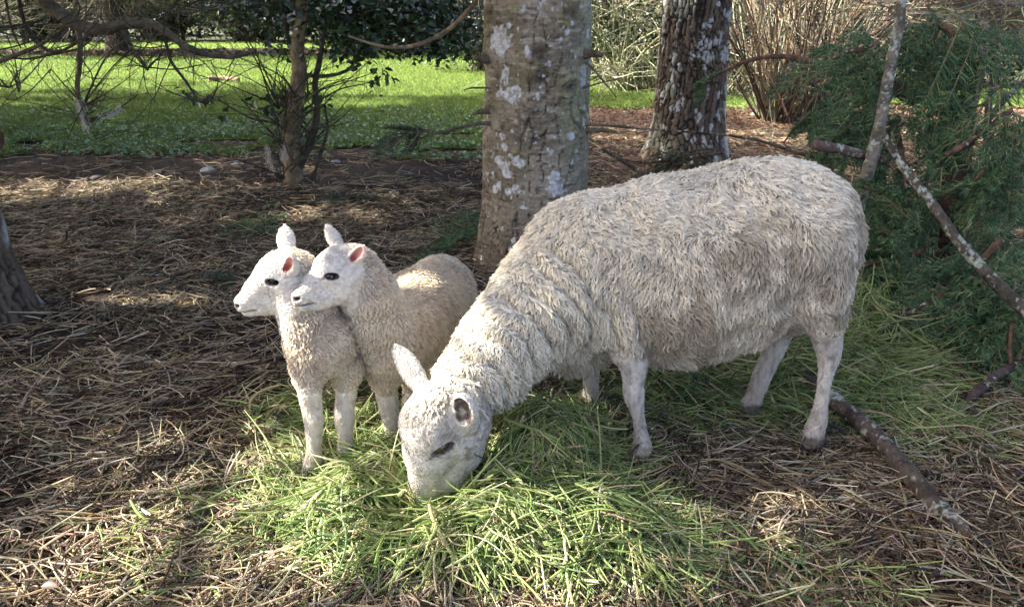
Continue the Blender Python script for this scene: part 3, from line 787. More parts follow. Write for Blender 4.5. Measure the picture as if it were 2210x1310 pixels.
DARK = [(.015, .030, .014), (.022, .044, .018), (.012, .023, .012)]
MID = [(.035, .075, .025), (.055, .105, .035), (.028, .055, .024)]
OLIVE = [(.085, .11, .04), (.06, .085, .035), (.13, .15, .06)]
# far edge of the lawn, from the left to the middle
spots = [(-25, 36, 5, 3, 5, 'dark evergreen shrub at the far left end of the lawn', DARK), (-20.5, 37.5, 4, 3, 5.5, 'tall green shrub left of the far tree', MID), (-15.8, 38, 4, 3, 5, 'dark shrub behind the far tree trunk', DARK),
         (-11.2, 37, 4, 3, 4.6, 'olive shrub right of the far tree trunk', OLIVE), (-7.0, 35, 3.5, 2.5, 4.5, 'dark shrub past the end of the overhanging limb', DARK), (-4.4, 29, 3.0, 2.2, 4.2, 'deep green shrub left of the small holly tree, far behind', MID),
         (-1.8, 26, 3.0, 2.2, 4.2, 'dark shrub behind the shadowed end of the lawn', DARK), (1.4, 24.5, 3.0, 2.2, 4.4, 'black-green shrub behind the pale fir trunk', DARK)]
for x, y, rx, ry, h, lab, cols in spots:
    shrub('shrub', lab, 'shrub', (x, y), rx, ry, h, 5200, .20, cols, gb, z0=-.3, n_twig=160, tw_r=.02, group='shrubs along the far edge of the lawn')
# rows behind close the view
for i, (x, y, h) in enumerate([(-34, 44, 8), (-26, 47, 8), (-18, 48, 8), (-10, 47, 8), (-2, 44, 8), (6, 38, 7), (13, 32, 7), (19, 26, 7), (10, 22, 6), (15.5, 17, 6)]):
    shrub('woodland_edge', 'dark woodland edge closing the view behind the shrubs', 'woodland', (x, y), 6, 3, h, 4200, .42, DARK, gb, z0=-.5, group='dark woodland behind the shrubs')
# the far tree with a brown band under it
ft = np.array([-11.9, 25.5]); far = empty('fir_tree', (*ft, 0)); tag(far, 'far dark tree trunk standing on the sunny lawn', 'tree')
limb('trunk', [(ft[0], ft[1], -.1), (ft[0], ft[1], .25), (ft[0] + .03, ft[1], 1), (ft[0], ft[1], 3), (ft[0], ft[1], 12)], [.62, .36, .28, .24, .05], far, (.085, .065, .05), n=60, sides=24, seed=5, rough=.2)
crown_objects(far, *crown(far, ft, 2.4, 12, 4.2, .8, 60, gb, mask=False, spr=1.4), gb)
K, S = twig_cloud(gb, np.array([[ft[0], ft[1], z] for z in (1.6, 2.0, 2.5, 2.9)]), 90, 1.2, 3.6, 1.0, -.35, curl=.3, sub=4, sublen=.5)
t = strands('hanging_twigs', np.concatenate([K, S]), np.concatenate([np.full(len(K), .014), np.full(len(S), .008)])[:, None] * np.array([1.2, 1, .9, .75, .6, .35]), pick([(.12, .10, .08), (.2, .17, .13)], (2, 1), len(K) + len(S), gb), M_twig, far); t['kind'] = 'stuff'
n = 5000; a = gb.random(n) * 6.28; q = np.sqrt(gb.random(n)); P = np.stack([ft[0] + 1.8 + 5.5 * q * np.cos(a), ft[1] - .4 + 1.6 * q * np.sin(a)], 1)
V, F = leaf_cloud(np.stack([P[:, 0], P[:, 1], gz(P[:, 0], P[:, 1]) + .05 + .05 * gb.random(n)], 1), .16, gb, up=.8)
tag(mesh('brown_flecks', V, F, M_leaf, None, np.repeat(pick([(.10, .065, .04), (.15, .10, .065), (.07, .045, .03)], (1, 1, 1), n, gb), 5, 0)), 'small brown flecks in a band under the far tree', 'leaf litter', kind='stuff')  # flat brown flecks spread in a band at the far tree's foot
# bare pale twigs of a bush at the far left
o = shrub('shrub', 'bare pale twiggy bush at the far left behind the lawn', 'shrub', (-18.5, 27.5), 3.2, 2, 3.0, 0, .1, DARK, gb, n_twig=520, tw_c=(.30, .27, .19), tw_r=.016)
# hedge on the right, near
for x, y, rx, ry, h, lab, cols in [(2.0, 15.5, 2.2, 1.4, 3.2, 'dark hedge shrub between the two trunks', DARK), (4.6, 14.8, 2.2, 1.4, 3.4, 'dark hedge shrub behind the brown canes', DARK), (7.4, 13.8, 2.2, 1.5, 3.4, 'dark hedge shrub behind the fir boughs', DARK), (10.5, 12.5, 2.4, 1.6, 3.6, 'dark hedge shrub at the far right', DARK), (-.4, 17.5, 2.0, 1.4, 3.4, 'dark hedge shrub just left behind the pale trunk', DARK)]:
    shrub('hedge_shrub', lab, 'shrub', (x, y), rx, ry, h, 5200, .11, cols, gb, z0=-.2, n_twig=120, tw_r=.009, group='hedge shrubs on the right')
shrub('shrub', 'sunlit tangle of pale lichened twigs between the two trunks', 'shrub', (1.9, 12.9), 1.7, .8, 2.5, 3600, .07, DARK, gb, z0=.3, tw_up=.7, tw_curl=.75, tw_sub=5, n_twig=62, tw_c=(.30, .30, .19), tw_r=.010)
shrub('shrub', 'grey-green twiggy bush right of the plated trunk', 'shrub', (3.4, 12.2), 1.4, .8, 2.6, 2600, .07, DARK, gb, z0=.3, tw_up=.7, tw_curl=.7, tw_sub=5, n_twig=50, tw_c=(.22, .22, .14), tw_r=.010)
# the cane thicket
cb = on(1725, 268); th = empty('cane_thicket', (cb[0], cb[1], 0)); tag(th, 'clump of upright orange-brown and grey canes', 'shrub')
B = np.stack([cb[0] + .75 * (gb.random(60) - .5), cb[1] + .4 * (gb.random(60)), np.zeros(60)], 1)
K, S = twig_cloud(gb, B, 150, 1.2, 3.0, .85, 1.0, curl=.16, sub=4, sublen=.35)
cc = pick([(.26, .165, .09), (.25, .21, .145), (.09, .065, .05), (.34, .28, .19), (.19, .19, .13)], (.9, 2.2, 3, 1.2, 1.8), len(K) + len(S), gb)
for i in range(len(K)):
    strands('cane', K[i:i + 1], (.0055 + .005 * gb.random()) * np.array([1.2, 1, .95, .85, .7, .45]), cc[i:i + 1], M_twig, th)
t = strands('side_twigs', S, .003 * np.array([1.2, 1, .9, .75, .6, .35]), cc[len(K):], M_twig, th); t['kind'] = 'stuff'

# ------------------------------------------------------------------ the small holly tree and its leaves
HY = 5.75
hol = empty('holly_tree', on(632, 400)); tag(hol, 'slender holly tree with ragged reddish trunk and tangled shoots', 'tree')
def pxs(pts, Y): return [at(px, py, Y + (p[0] if p else 0)) for px, py, *p in pts]
limb('trunk', pxs([(656, -60), (652, 0), (648, 60), (641, 115), (645, 150), (639, 205), (632, 260), (630, 320), (634, 385), (634, 425)], HY), [.036, .037, .041, .046, .050, .052, .056, .058, .066, .08], hol, (.36, .28, .17), sides=18, n=90, seed=11, rough=.3)
for pts, r in [([(712, -20), (700, 60), (690, 130), (680, 180), (684, 250), (670, 310), (645, 370)], .02), ([(578, 318), (584, 345), (597, 375), (622, 410)], .016), ([(672, 400), (690, 340), (706, 280), (700, 225)], .012),
               ([(648, 160), (690, 165), (730, 160), (780, 140)], .013), ([(625, 95), (615, 50), (612, 10), (620, -20)], .014), ([(640, 250), (600, 225), (560, 235), (520, 215)], .009), ([(632, 290), (585, 265), (540, 255), (470, 215)], .008)]:
    limb('stem', pxs(pts, HY), [r * 1.1, r, r * .7] if pts[0][1] > pts[-1][1] else [r * .7, r, r * 1.1], hol, (.115, .10, .07), sides=8, n=30, seed=13, rough=.25)
B = np.array([at(px, py, HY + .1 * gb.normal()) for px, py in zip(gb.uniform(598, 672, 60), gb.uniform(210, 405, 60))])
K, S = twig_cloud(gb, B, 110, .15, .5, 1.0, .75, curl=.5, sub=3, sublen=.45)
t = strands('shoots', np.concatenate([K, S]), np.concatenate([.0035 + .003 * gb.random(len(K)), np.full(len(S), .002)])[:, None] * np.array([1.2, 1, .9, .75, .6, .35]), pick([(.07, .06, .045), (.12, .10, .07), (.09, .10, .055)], (2, 1, 1), len(K) + len(S), gb), M_twig, hol); t['kind'] = 'stuff'
# leaves: the dense evergreen mass above and a few around the shoots
M_holly = col_mat('holly_leaf', rough=.28, spec=.5, trans=.12)
P = []
for cx, cy, sx, sy, Y, n in [(880, 20, 120, 55, 6.3, 1900), (760, 20, 90, 55, 6.1, 1100), (960, 60, 60, 40, 6.4, 800), (570, 10, 70, 40, 6.2, 520), (670, 5, 60, 45, 5.9, 300), (600, 90, 40, 30, 5.8, 70), (470, 0, 60, 30, 6.4, 200), (780, 105, 70, 25, 6.0, 300), (930, 100, 60, 20, 6.3, 260)]:
    for a_, b_, c_ in gb.normal(size=(n, 3)): P.append(at(cx + sx * a_ * .62, min(cy + sy * b_ * .7, 150), Y + .4 * c_))
LP = []
for cx, cy in [(415, 205), (432, 215), (395, 208), (590, 195), (555, 215), (480, 240), (452, 222), (700, 215), (712, 235), (690, 250), (800, 180), (812, 178), (838, 165), (830, 150), (580, 240), (620, 300), (660, 300), (610, 250), (645, 330), (600, 320)]:
    for _ in range(5): LP.append(at(cx + 9 * gb.normal(), cy + 9 * gb.normal(), HY + .08 * gb.normal()))
P = np.array(P)
V, F = leaf_cloud(P, .058, gb, up=.2, aspect=.62, fold=.45)
f = mesh('leaves', V, F, M_holly, hol, np.repeat(pick([(.020, .048, .018), (.032, .072, .026), (.05, .095, .035), (.075, .10, .075)], (3, 3, 1.2, .6), len(P), gb), 5, 0)); f['kind'] = 'stuff'
# the leaves that hang singly: a spiny outline folded along the midrib
th_ = np.linspace(0, 1, 8); wv = .30 * np.sin(np.pi * th_ ** .8) * (1 + .28 * np.array([0, 1, -1, 1, -1, 1, -1, 0]))
LV = np.array([[x, 0, -.10 * x * x] for x in th_] + [[x, w_, .35 * w_ - .10 * x * x] for x, w_ in zip(th_, wv)] + [[x, -w_, .35 * w_ - .10 * x * x] for x, w_ in zip(th_, wv)])
LF = np.array([[i, i + 1, 8 + i + 1, 8 + i] for i in range(7)] + [[i + 1, i, 16 + i, 16 + i + 1] for i in range(7)])
leaf0 = [mesh('leaf', LV, LF, M_holly, hol, np.tile(c_, (24, 1))) for c_ in ((.028, .062, .024), (.045, .09, .034))]
for i, p_ in enumerate(LP):
    q = leaf0[i % 2] if i < 2 else leaf0[i % 2].copy()
    if i > 1: COL.objects.link(q)
    q.location = [float(v) for v in p_]; q.rotation_euler = (gb.normal() * .7, .9 + gb.normal() * .7, gb.random() * 6.28); q.scale = [.055 * (.7 + .6 * gb.random())] * 3
K, S = twig_cloud(gb, np.array([at(px, py, 6.1) for px, py in zip(gb.uniform(560, 1000, 50), gb.uniform(-40, 60, 50))]), 90, .3, .9, 1.0, .1, curl=.4, sub=3, sublen=.5)
t = strands('branchlets', np.concatenate([K, S]), np.concatenate([np.full(len(K), .005), np.full(len(S), .003)])[:, None] * np.array([1.2, 1, .9, .75, .6, .35]), pick([(.10, .09, .06), (.17, .15, .10)], (2, 1), len(K) + len(S), gb), M_twig, hol); t['kind'] = 'stuff'

# ------------------------------------------------------------------ the limb hanging in from the left
lt = SHADE[0]; tag(lt, 'fir whose long crooked mossy limb hangs in across the lawn at upper left', 'tree'); lt.pop('group', None)
OY = 4.05; LC = (.17, .145, .095)
main = [(-3.55, 4.5, 2.0), *pxs([(0, -120), (60, -40), (98, 5), (130, 30), (168, 55), (220, 64), (270, 53), (322, 50), (362, 72), (400, 100), (450, 118), (508, 123), (548, 108)], OY)]
limb('limb', main, [.05, .042, .037, .033, .031, .029, .027, .025, .022, .020, .017, .014, .011, .007], lt, LC, n=110, sides=14, seed=23, rough=.2)
for pts, r in [([(168, 55), (173, 100), (171, 150), (167, 190), (178, 232), (190, 272)], .014), ([(262, 60), (285, 105), (303, 130), (320, 152)], .013), ([(355, 75), (368, 130), (400, 175), (420, 205), (432, 222)], .008),
               ([(-20, 140), (40, 118), (90, 95), (140, 60), (165, 50)], .012), ([(38, -10), (58, 65), (95, 105), (125, 112), (165, 95), (205, 68)], .009), ([(10, -10), (25, 60), (45, 105)], .006), ([(130, 112), (60, 128), (-20, 118)], .006),
               ([(178, 232), (205, 170), (225, 130), (238, 115)], .005), ([(186, 225), (240, 195), (295, 155)], .003), ([(192, 258), (240, 245), (298, 205)], .004), ([(175, 222), (140, 185), (110, 150)], .004),
               ([(318, 146), (380, 150), (445, 138)], .004), ([(110, 150), (60, 200), (0, 232)], .003), ([(-5, 60), (70, 50), (130, 30)], .006), ([(430, 220), (450, 222), (470, 180), (455, 130)], .004), ([(205, 68), (180, 100), (120, 118), (70, 125)], .005)]:
    limb('twig', pxs(pts, OY), [r, r * .85, r * .55], lt, (.085, .07, .05) if r < .01 else LC, sides=7, n=26, seed=29, rough=.2)
B = np.array([at(px, py, OY + .12 * gb.normal()) for px, py in zip(gb.uniform(-20, 520, 80), gb.uniform(-30, 130, 80))])
K, S = twig_cloud(gb, B, 42, .15, .6, 1.0, -.25, curl=.5, sub=2, sublen=.5)
B2 = np.array([at(px, py, OY + .1 * gb.normal()) for px, py in [(180, 230), (185, 250), (20, 190), (40, 200), (318, 150), (430, 220), (190, 265)]])
K2, S2 = twig_cloud(gb, B2, 46, .12, .38, 1.2, .35, curl=.35, sub=2, sublen=.5)
KK = np.concatenate([K, S, K2, S2])
t = strands('fine_twigs', KK, np.concatenate([np.full(len(K), .0032), np.full(len(S), .002), np.full(len(K2), .0028), np.full(len(S2), .0016)])[:, None] * np.array([1.2, 1, .9, .75, .6, .35]), pick([(.11, .095, .06), (.07, .06, .045), (.16, .15, .09)], (2, 2, 1), len(KK), gb), M_twig, lt); t['kind'] = 'stuff'
# wool snagged on the twigs
M_tuft = col_mat('wool_tuft', rough=.9, spec=.1, trans=.35)
def wool_tuft(label, pts, Y, n, r, fall):
    P = spline(pxs(pts, Y), 40); o = P[gb.integers(40, size=n)] + r * gb.normal(size=(n, 3)); s = np.linspace(0, 1, 5)
    D = gb.normal(size=(n, 3)) * .4 + np.array([0, 0, -1.0]) * fall
    K = o[:, None] + .022 * s[None, :, None] * D[:, None] + .003 * gb.normal(size=(n, 5, 3))
    tag(strands('wool_tuft', K, .0006, pick([(.62, .60, .56)], (1,), n, gb, .1), M_tuft), label, 'wool', 'wool snagged on twigs')
wool_tuft('tuft of white wool wrapped round the hanging dead twig', [(170, 210), (176, 240), (188, 272)], OY, 380, .007, 1)
wool_tuft('thin strip of white wool on the slanting dry twig', [(215, 252), (240, 245), (262, 230)], OY, 160, .006, .5)
wool_tuft('grey wool caught on the bent shoot left of the holly trunk', [(576, 315), (582, 340), (592, 370)], HY - .03, 240, .010, .8)
wool_tuft('pale wool lock hanging against the holly trunk', [(616, 315), (612, 330), (610, 342)], HY - .12, 200, .010, 1)

# ------------------------------------------------------------------ cut fir branches heaped on the right
gp = np.random.default_rng(77)
def branch(name, label, cat, pts, rad, c, seed, lichen=0., sprays=(), sp_len=None, group=None, flat=None, cols=NEEDLE_C, kind='limb', sides=14, n=50, extra=0, per_sp=1):
    P = [np.asarray(p, float) for p in pts]
    o = empty(name, (P[0][0], P[0][1], min(p[2] for p in P))); tag(o, label, cat, group)
    lo = limb(kind, P, rad, o, c, n=n * 2, sides=sides, seed=seed, lichen=lichen, rough=.22)
    L = []
    for a, b in sprays:
        L.append(place_spray(a, b, gp, flat_n=flat))
        for _ in range(extra):
            a2 = np.asarray(a) + .06 * gp.normal(size=3); b2 = np.asarray(b) + .11 * gp.normal(size=3); L.append(place_spray(a2, b2, gp, flat_n=flat))
    if L: fir_foliage(lo, L, gp, cols=cols)
    return o
def A(px, py, Y): return at(px, py, Y)
camdir = -F_AX
branch('leaning_pole', 'straight grey lichened pole leaning up behind the ewe\'s rump', 'branch', [on(1790, 640, .0), A(1835, 505, 3.12), A(1865, 400, 3.14), A(1890, 310, 3.16), A(1908, 220, 3.18), A(1925, 130, 3.2), A(1940, 50, 3.22), A(1952, -60, 3.25)], [.030, .028, .026, .024, .022, .020, .018, .017], (.19, .17, .13), 101, .55)
branch('fir_branch', 'lichen-crusted bare branch slanting down to the right edge over the boughs', 'branch', [A(1900, 280, 3.05), A(1950, 362, 2.88), A(2010, 440, 2.72), A(2060, 512, 2.6), A(2112, 572, 2.5), A(2160, 622, 2.4), A(2215, 672, 2.32), A(2290, 735, 2.25)], [.012, .014, .016, .018, .019, .020, .021, .022], (.10, .085, .065), 103, .6)
l = [(1640, 735), (1692, 778), (1760, 832), (1812, 874), (1880, 932), (1950, 1012), (2020, 1092), (2092, 1172)]
branch('fallen_branch', 'long dark lichen-spotted branch lying from the ewe\'s hind hooves to lower right', 'branch', [on(px, py, z_) for (px, py), z_ in zip(l, (.06, .065, .07, .07, .055, .045, .04, .034))], [.025, .026, .027, .026, .025, .025, .024, .023], (.095, .073, .055), 105, .5, n=90, sides=18)
branch('cut_branch', 'short sawn branch with an orange cut end above the ewe\'s back', 'branch', [A(1758, 312, 3.12), A(1800, 320, 3.14), A(1850, 332, 3.18), A(1905, 345, 3.25)], [.020, .020, .019, .017], (.15, .105, .08), 107, .5)
branch('fir_branch', 'thin red-brown branch arching left across the plated trunk', 'branch', [A(1440, 232, 4.4), A(1500, 190, 4.3), A(1560, 155, 4.2), A(1620, 130, 4.15), A(1680, 122, 4.1), A(1740, 130, 4.05), A(1800, 150, 4.0), A(1880, 165, 3.9)], [.004, .006, .008, .010, .012, .014, .015, .016], (.21, .12, .08), 109, 0,
       [(A(1560, 155, 4.2), A(1490, 180, 4.25)), (A(1520, 180, 4.25), A(1500, 220, 4.25))])
branch('fir_branch', 'dark rotten log end behind the hanging boughs', 'branch', [A(1840, 165, 4.1), A(1890, 178, 4.05), A(1935, 190, 4.0), A(1985, 215, 3.95)], [.035, .04, .042, .045], (.045, .03, .022), 111, 0)
branch('fir_trunk_piece', 'thick reddish-brown broken trunk standing among the boughs', 'branch', [on(2050, 640, 0), A(2050, 520, 3.2), A(2052, 440, 3.22), A(2062, 370, 3.25), A(2075, 300, 3.3)], [.075, .075, .07, .055, .03], (.10, .062, .047), 113, .05)
branch('dead_snag', 'grey and rust dead snag with a forked top at far right', 'branch', [A(2085, 330, 3.9), A(2096, 240, 3.9), A(2108, 185, 3.9), A(2120, 130, 3.9), A(2127, 50, 3.9)], [.022, .022, .022, .019, .016], (.24, .18, .13), 115, .3)
branch('dead_snag', 'dark knobbly snag right of the forked one', 'branch', [A(2130, 330, 4.0), A(2133, 240, 4.0), A(2140, 190, 4.0), A(2142, 158, 4.0)], [.018, .017, .016, .014], (.10, .085, .07), 117, .5)
branch('dead_branch', 'knotty dark branch at the right edge beside the snags', 'branch', [A(2090, 300, 3.7), A(2130, 262, 3.7), A(2160, 225, 3.72), A(2195, 190, 3.75), A(2230, 160, 3.8)], [.012, .014, .014, .012, .01], (.09, .07, .055), 119, .4)
branch('dead_branch', 'red-stubbed branch lying across the boughs at right', 'branch', [A(2040, 335, 3.05), A(2080, 315, 3.05), A(2120, 285, 3.1), A(2180, 240, 3.15)], [.010, .012, .012, .010], (.16, .095, .07), 121, .1)
branch('yellow_branch', 'curved yellow-green lichened branch at the top right corner', 'branch', [A(2020, 45, 4.3), A(2060, 85, 4.3), A(2100, 110, 4.3), A(2160, 122, 4.35), A(2230, 135, 4.4)], [.008, .012, .015, .016, .017], (.30, .30, .12), 123, .2)
branch('yellow_branch', 'upper of the two curved yellow-green branches at right', 'branch', [A(2030, 15, 4.6), A(2085, 52, 4.6), A(2150, 80, 4.65), A(2230, 88, 4.7)], [.006, .009, .011, .012], (.28, .28, .13), 125, .2)
branch('broken_branch', 'charred-looking stub with orange break at the right edge', 'branch', [on(2085, 868, .03), on(2110, 842, .05), on(2145, 815, .07), on(2190, 790, .08), on(2240, 770, .1)], [.012, .016, .016, .014, .012], (.09, .065, .055), 127, .2)
branch('dry_stick', 'pale dry stick lying below the heaped boughs', 'stick', [on(2048, 868, .02), on(2110, 886, .02), on(2185, 905, .02)], [.006, .007, .005], (.42, .36, .25), 129)
branch('dry_stick', 'bent brown stick over the stub at the right edge', 'stick', [on(2120, 770, .06), on(2165, 785, .07), on(2240, 800, .06)], [.007, .008, .008], (.22, .16, .11), 131)
branch('dead_branch', 'bare grey twig crossing behind the ewe\'s back', 'branch', [A(1300, 322, 4.6), A(1350, 352, 4.5), A(1400, 385, 4.4), A(1440, 420, 4.3)], [.010, .012, .013, .012], (.09, .075, .06), 133, .1)
branch('dead_branch', 'thin grey branch running from the plated trunk to the boughs', 'branch', [A(1330, 275, 4.9), A(1480, 285, 4.7), A(1620, 300, 4.5), A(1720, 330, 4.3), A(1790, 350, 4.1)], [.004, .006, .008, .009, .01], (.10, .085, .065), 135, .2)
branch('dead_branch', 'slanting thin branch behind the ewe\'s rump', 'branch', [A(1700, 130, 3.9), A(1760, 185, 3.85), A(1820, 235, 3.8), A(1880, 290, 3.7), A(1960, 370, 3.6)], [.006, .008, .009, .010, .011], (.16, .13, .10), 137, .3)
# boughs: each a limb with its needles
def bough(label, pts, rad, sp, seed, extra=1, cols=NEEDLE_C, flat=None):
    branch('fir_bough', label, 'fir bough', pts, rad, (.14, .085, .055), seed, .15, sp, group='cut fir boughs heaped on the right', flat=flat, cols=cols, extra=extra)
up_cam = camdir * .9 + np.array([0, 0, .6])
bough('big fir bough drooping in front of the pole, topmost of the heap', [A(1925, 110, 3.45), A(1985, 70, 3.4), A(2040, 60, 3.35), A(2075, 110, 3.3), A(2095, 200, 3.25)], [.014, .014, .012, .010, .006],
      [(A(2000, 75, 3.35), A(1985, 200, 3.3)), (A(2030, 65, 3.33), A(2020, 210, 3.28)), (A(2055, 80, 3.3), A(2065, 240, 3.25)), (A(2075, 110, 3.28), A(2085, 260, 3.25)), (A(1970, 80, 3.4), A(1950, 170, 3.35)), (A(2010, 150, 3.3), A(2000, 300, 3.25)), (A(2050, 190, 3.28), A(2045, 345, 3.22)), (A(2075, 200, 3.27), A(2030, 370, 3.2)), (A(2020, 30, 3.4), A(2010, 120, 3.35))], 201, 1, flat=up_cam)
bough('fir bough fanning out left from the pole', [A(1935, 140, 3.5), A(1890, 115, 3.5), A(1840, 110, 3.5), A(1795, 130, 3.5)], [.012, .011, .009, .005],
      [(A(1900, 118, 3.48), A(1790, 150, 3.45)), (A(1880, 112, 3.48), A(1800, 190, 3.45)), (A(1900, 125, 3.48), A(1850, 215, 3.45)), (A(1850, 112, 3.5), A(1770, 140, 3.48)), (A(1910, 140, 3.46), A(1890, 235, 3.42)), (A(1890, 90, 3.5), A(1840, 75, 3.5))], 203, 1, flat=up_cam)
bough('dark fir bough hanging low between pole and broken trunk', [A(1930, 260, 3.4), A(1945, 330, 3.3), A(1955, 400, 3.2), A(1950, 480, 3.1)], [.014, .012, .01, .006],
      [(A(1935, 300, 3.35), A(1890, 390, 3.25)), (A(1945, 340, 3.3), A(1985, 440, 3.2)), (A(1950, 380, 3.25), A(1900, 470, 3.15)), (A(1950, 400, 3.2), A(1960, 520, 3.1)), (A(1930, 430, 3.15), A(1880, 540, 3.05)), (A(1990, 420, 3.1), A(2000, 540, 3.0)), (A(1920, 350, 3.3), A(1860, 440, 3.25)), (A(1900, 230, 3.5), A(1850, 330, 3.45)), (A(1870, 290, 3.5), A(1800, 380, 3.45)), (A(1900, 250, 3.5), A(1790, 300, 3.5))], 205, 1)
bough('fir bough at the right edge above the slanting lichened branch', [A(2230, 300, 3.0), A(2180, 330, 2.98), A(2130, 360, 2.95), A(2095, 400, 2.92)], [.012, .01, .008, .005],
      [(A(2200, 320, 2.98), A(2110, 330, 2.93)), (A(2190, 330, 2.97), A(2100, 420, 2.9)), (A(2210, 310, 2.98), A(2150, 430, 2.9)), (A(2220, 330, 2.95), A(2200, 470, 2.85)), (A(2160, 350, 2.95), A(2080, 470, 2.85)), (A(2230, 400, 2.9), A(2140, 490, 2.82)), (A(2215, 270, 3.05), A(2140, 290, 3.0))], 207, 1)
bough('broad fir bough spreading over the ground below the slanting branch', [A(2160, 520, 2.75), A(2090, 590, 2.68), A(2010, 650, 2.62), A(1930, 690, 2.6)], [.014, .012, .01, .005],
      [(A(2120, 570, 2.7), A(1990, 560, 2.7)), (A(2090, 590, 2.68), A(1960, 610, 2.68)), (A(2080, 600, 2.66), A(2010, 720, 2.55)), (A(2050, 620, 2.64), A(1920, 640, 2.68)), (A(2030, 640, 2.62), A(1950, 740, 2.55)), (A(2100, 600, 2.66), A(2090, 740, 2.55)), (A(2140, 560, 2.7), A(2160, 700, 2.55)), (A(2180, 520, 2.72), A(2230, 640, 2.6)), (A(2000, 660, 2.6), A(1990, 790, 2.5)), (A(2100, 680, 2.58), A(2050, 810, 2.45)), (A(2160, 660, 2.58), A(2130, 790, 2.45))], 209, 1)
bough('fir bough tucked in behind the ewe\'s rump', [A(1990, 540, 3.0), A(1940, 560, 2.98), A(1880, 570, 2.98), A(1830, 590, 2.98)], [.012, .01, .008, .005],
      [(A(1960, 550, 2.98), A(1850, 520, 3.0)), (A(1940, 560, 2.97), A(1840, 600, 2.95)), (A(1950, 560, 2.97), A(1880, 650, 2.9)), (A(1970, 550, 2.97), A(1950, 660, 2.88)), (A(1920, 500, 3.0), A(1850, 470, 3.05)), (A(1930, 580, 2.95), A(1860, 640, 2.9))], 211, 1)
bough('fir bough trailing down the right edge to the stub', [A(2230, 600, 2.6), A(2190, 680, 2.5), A(2180, 760, 2.4), A(2190, 830, 2.35)], [.01, .009, .007, .004],
      [(A(2210, 640, 2.55), A(2140, 690, 2.5)), (A(2190, 690, 2.5), A(2130, 780, 2.4)), (A(2185, 720, 2.45), A(2220, 810, 2.35)), (A(2200, 660, 2.5), A(2170, 760, 2.42)), (A(2190, 780, 2.38), A(2200, 890, 2.2))], 213, 1)
bough('sparse fir bough hanging in front of the canes', [A(1840, 215, 4.2), A(1780, 230, 4.2), A(1730, 260, 4.2), A(1690, 310, 4.2)], [.008, .007, .006, .004],
      [(A(1800, 225, 4.2), A(1750, 300, 4.2)), (A(1770, 235, 4.2), A(1700, 290, 4.2)), (A(1820, 220, 4.2), A(1800, 310, 4.15)), (A(1760, 150, 4.1), A(1700, 110, 4.1)), (A(1830, 240, 4.15), A(1760, 330, 4.1)), (A(1850, 260, 4.0), A(1800, 340, 4.0))], 215, 1)
bough('dead fir bough on the ground behind the ewe\'s back', [A(1560, 330, 5.2), A(1480, 345, 5.1), A(1400, 350, 5.0), A(1330, 345, 5.0)], [.01, .009, .007, .005],
      [(A(1500, 345, 5.1), A(1420, 320, 5.05)), (A(1470, 345, 5.1), A(1380, 380, 5.0)), (A(1540, 335, 5.15), A(1470, 390, 5.0)), (A(1600, 340, 5.0), A(1530, 385, 4.9))], 217, 1, cols=[(.05, .065, .035), (.08, .075, .045), (.04, .05, .03)][:3] + [(.06, .07, .04), (.09, .08, .05)])
# filler behind: shaded boughs so that the heap has depth
sp = []
for _ in range(16):
    a = A(gp.uniform(1900, 2260), gp.uniform(300, 640), gp.uniform(3.4, 3.9)); d = nrm(np.array([gp.normal() * .8, -.3 + .4 * gp.normal(), -.5 - .3 * gp.random()])); sp.append((a, a + d * gp.uniform(.25, .45)))
bough('shaded fir bough deep inside the heap', [A(2250, 250, 3.9), A(2150, 330, 3.8), A(2050, 420, 3.7), A(1960, 520, 3.6)], [.02, .018, .015, .01], sp, 219, 1)
# fine pale twigs in the top right corner
o = empty('twiggy_branch', A(2240, 60, 5.0)); tag(o, 'dense dry pale twigs filling the top right corner', 'branch')
B = np.array([A(px, py, 5.0 + .3 * gp.normal()) for px, py in zip(gp.uniform(2040, 2300, 60), gp.uniform(-80, 100, 60))])
K, S = twig_cloud(gp, B, 330, .2, .7, 1.0, .0, curl=.35, sub=3, sublen=.5)
t = strands('twigs', np.concatenate([K, S]), np.concatenate([np.full(len(K), .004), np.full(len(S), .0025)])[:, None] * np.array([1.2, 1, .9, .75, .6, .35]), pick([(.30, .27, .19), (.20, .17, .12), (.33, .32, .17)], (2, 2, 1), len(K) + len(S), gp), M_twig, o); t['kind'] = 'stuff'

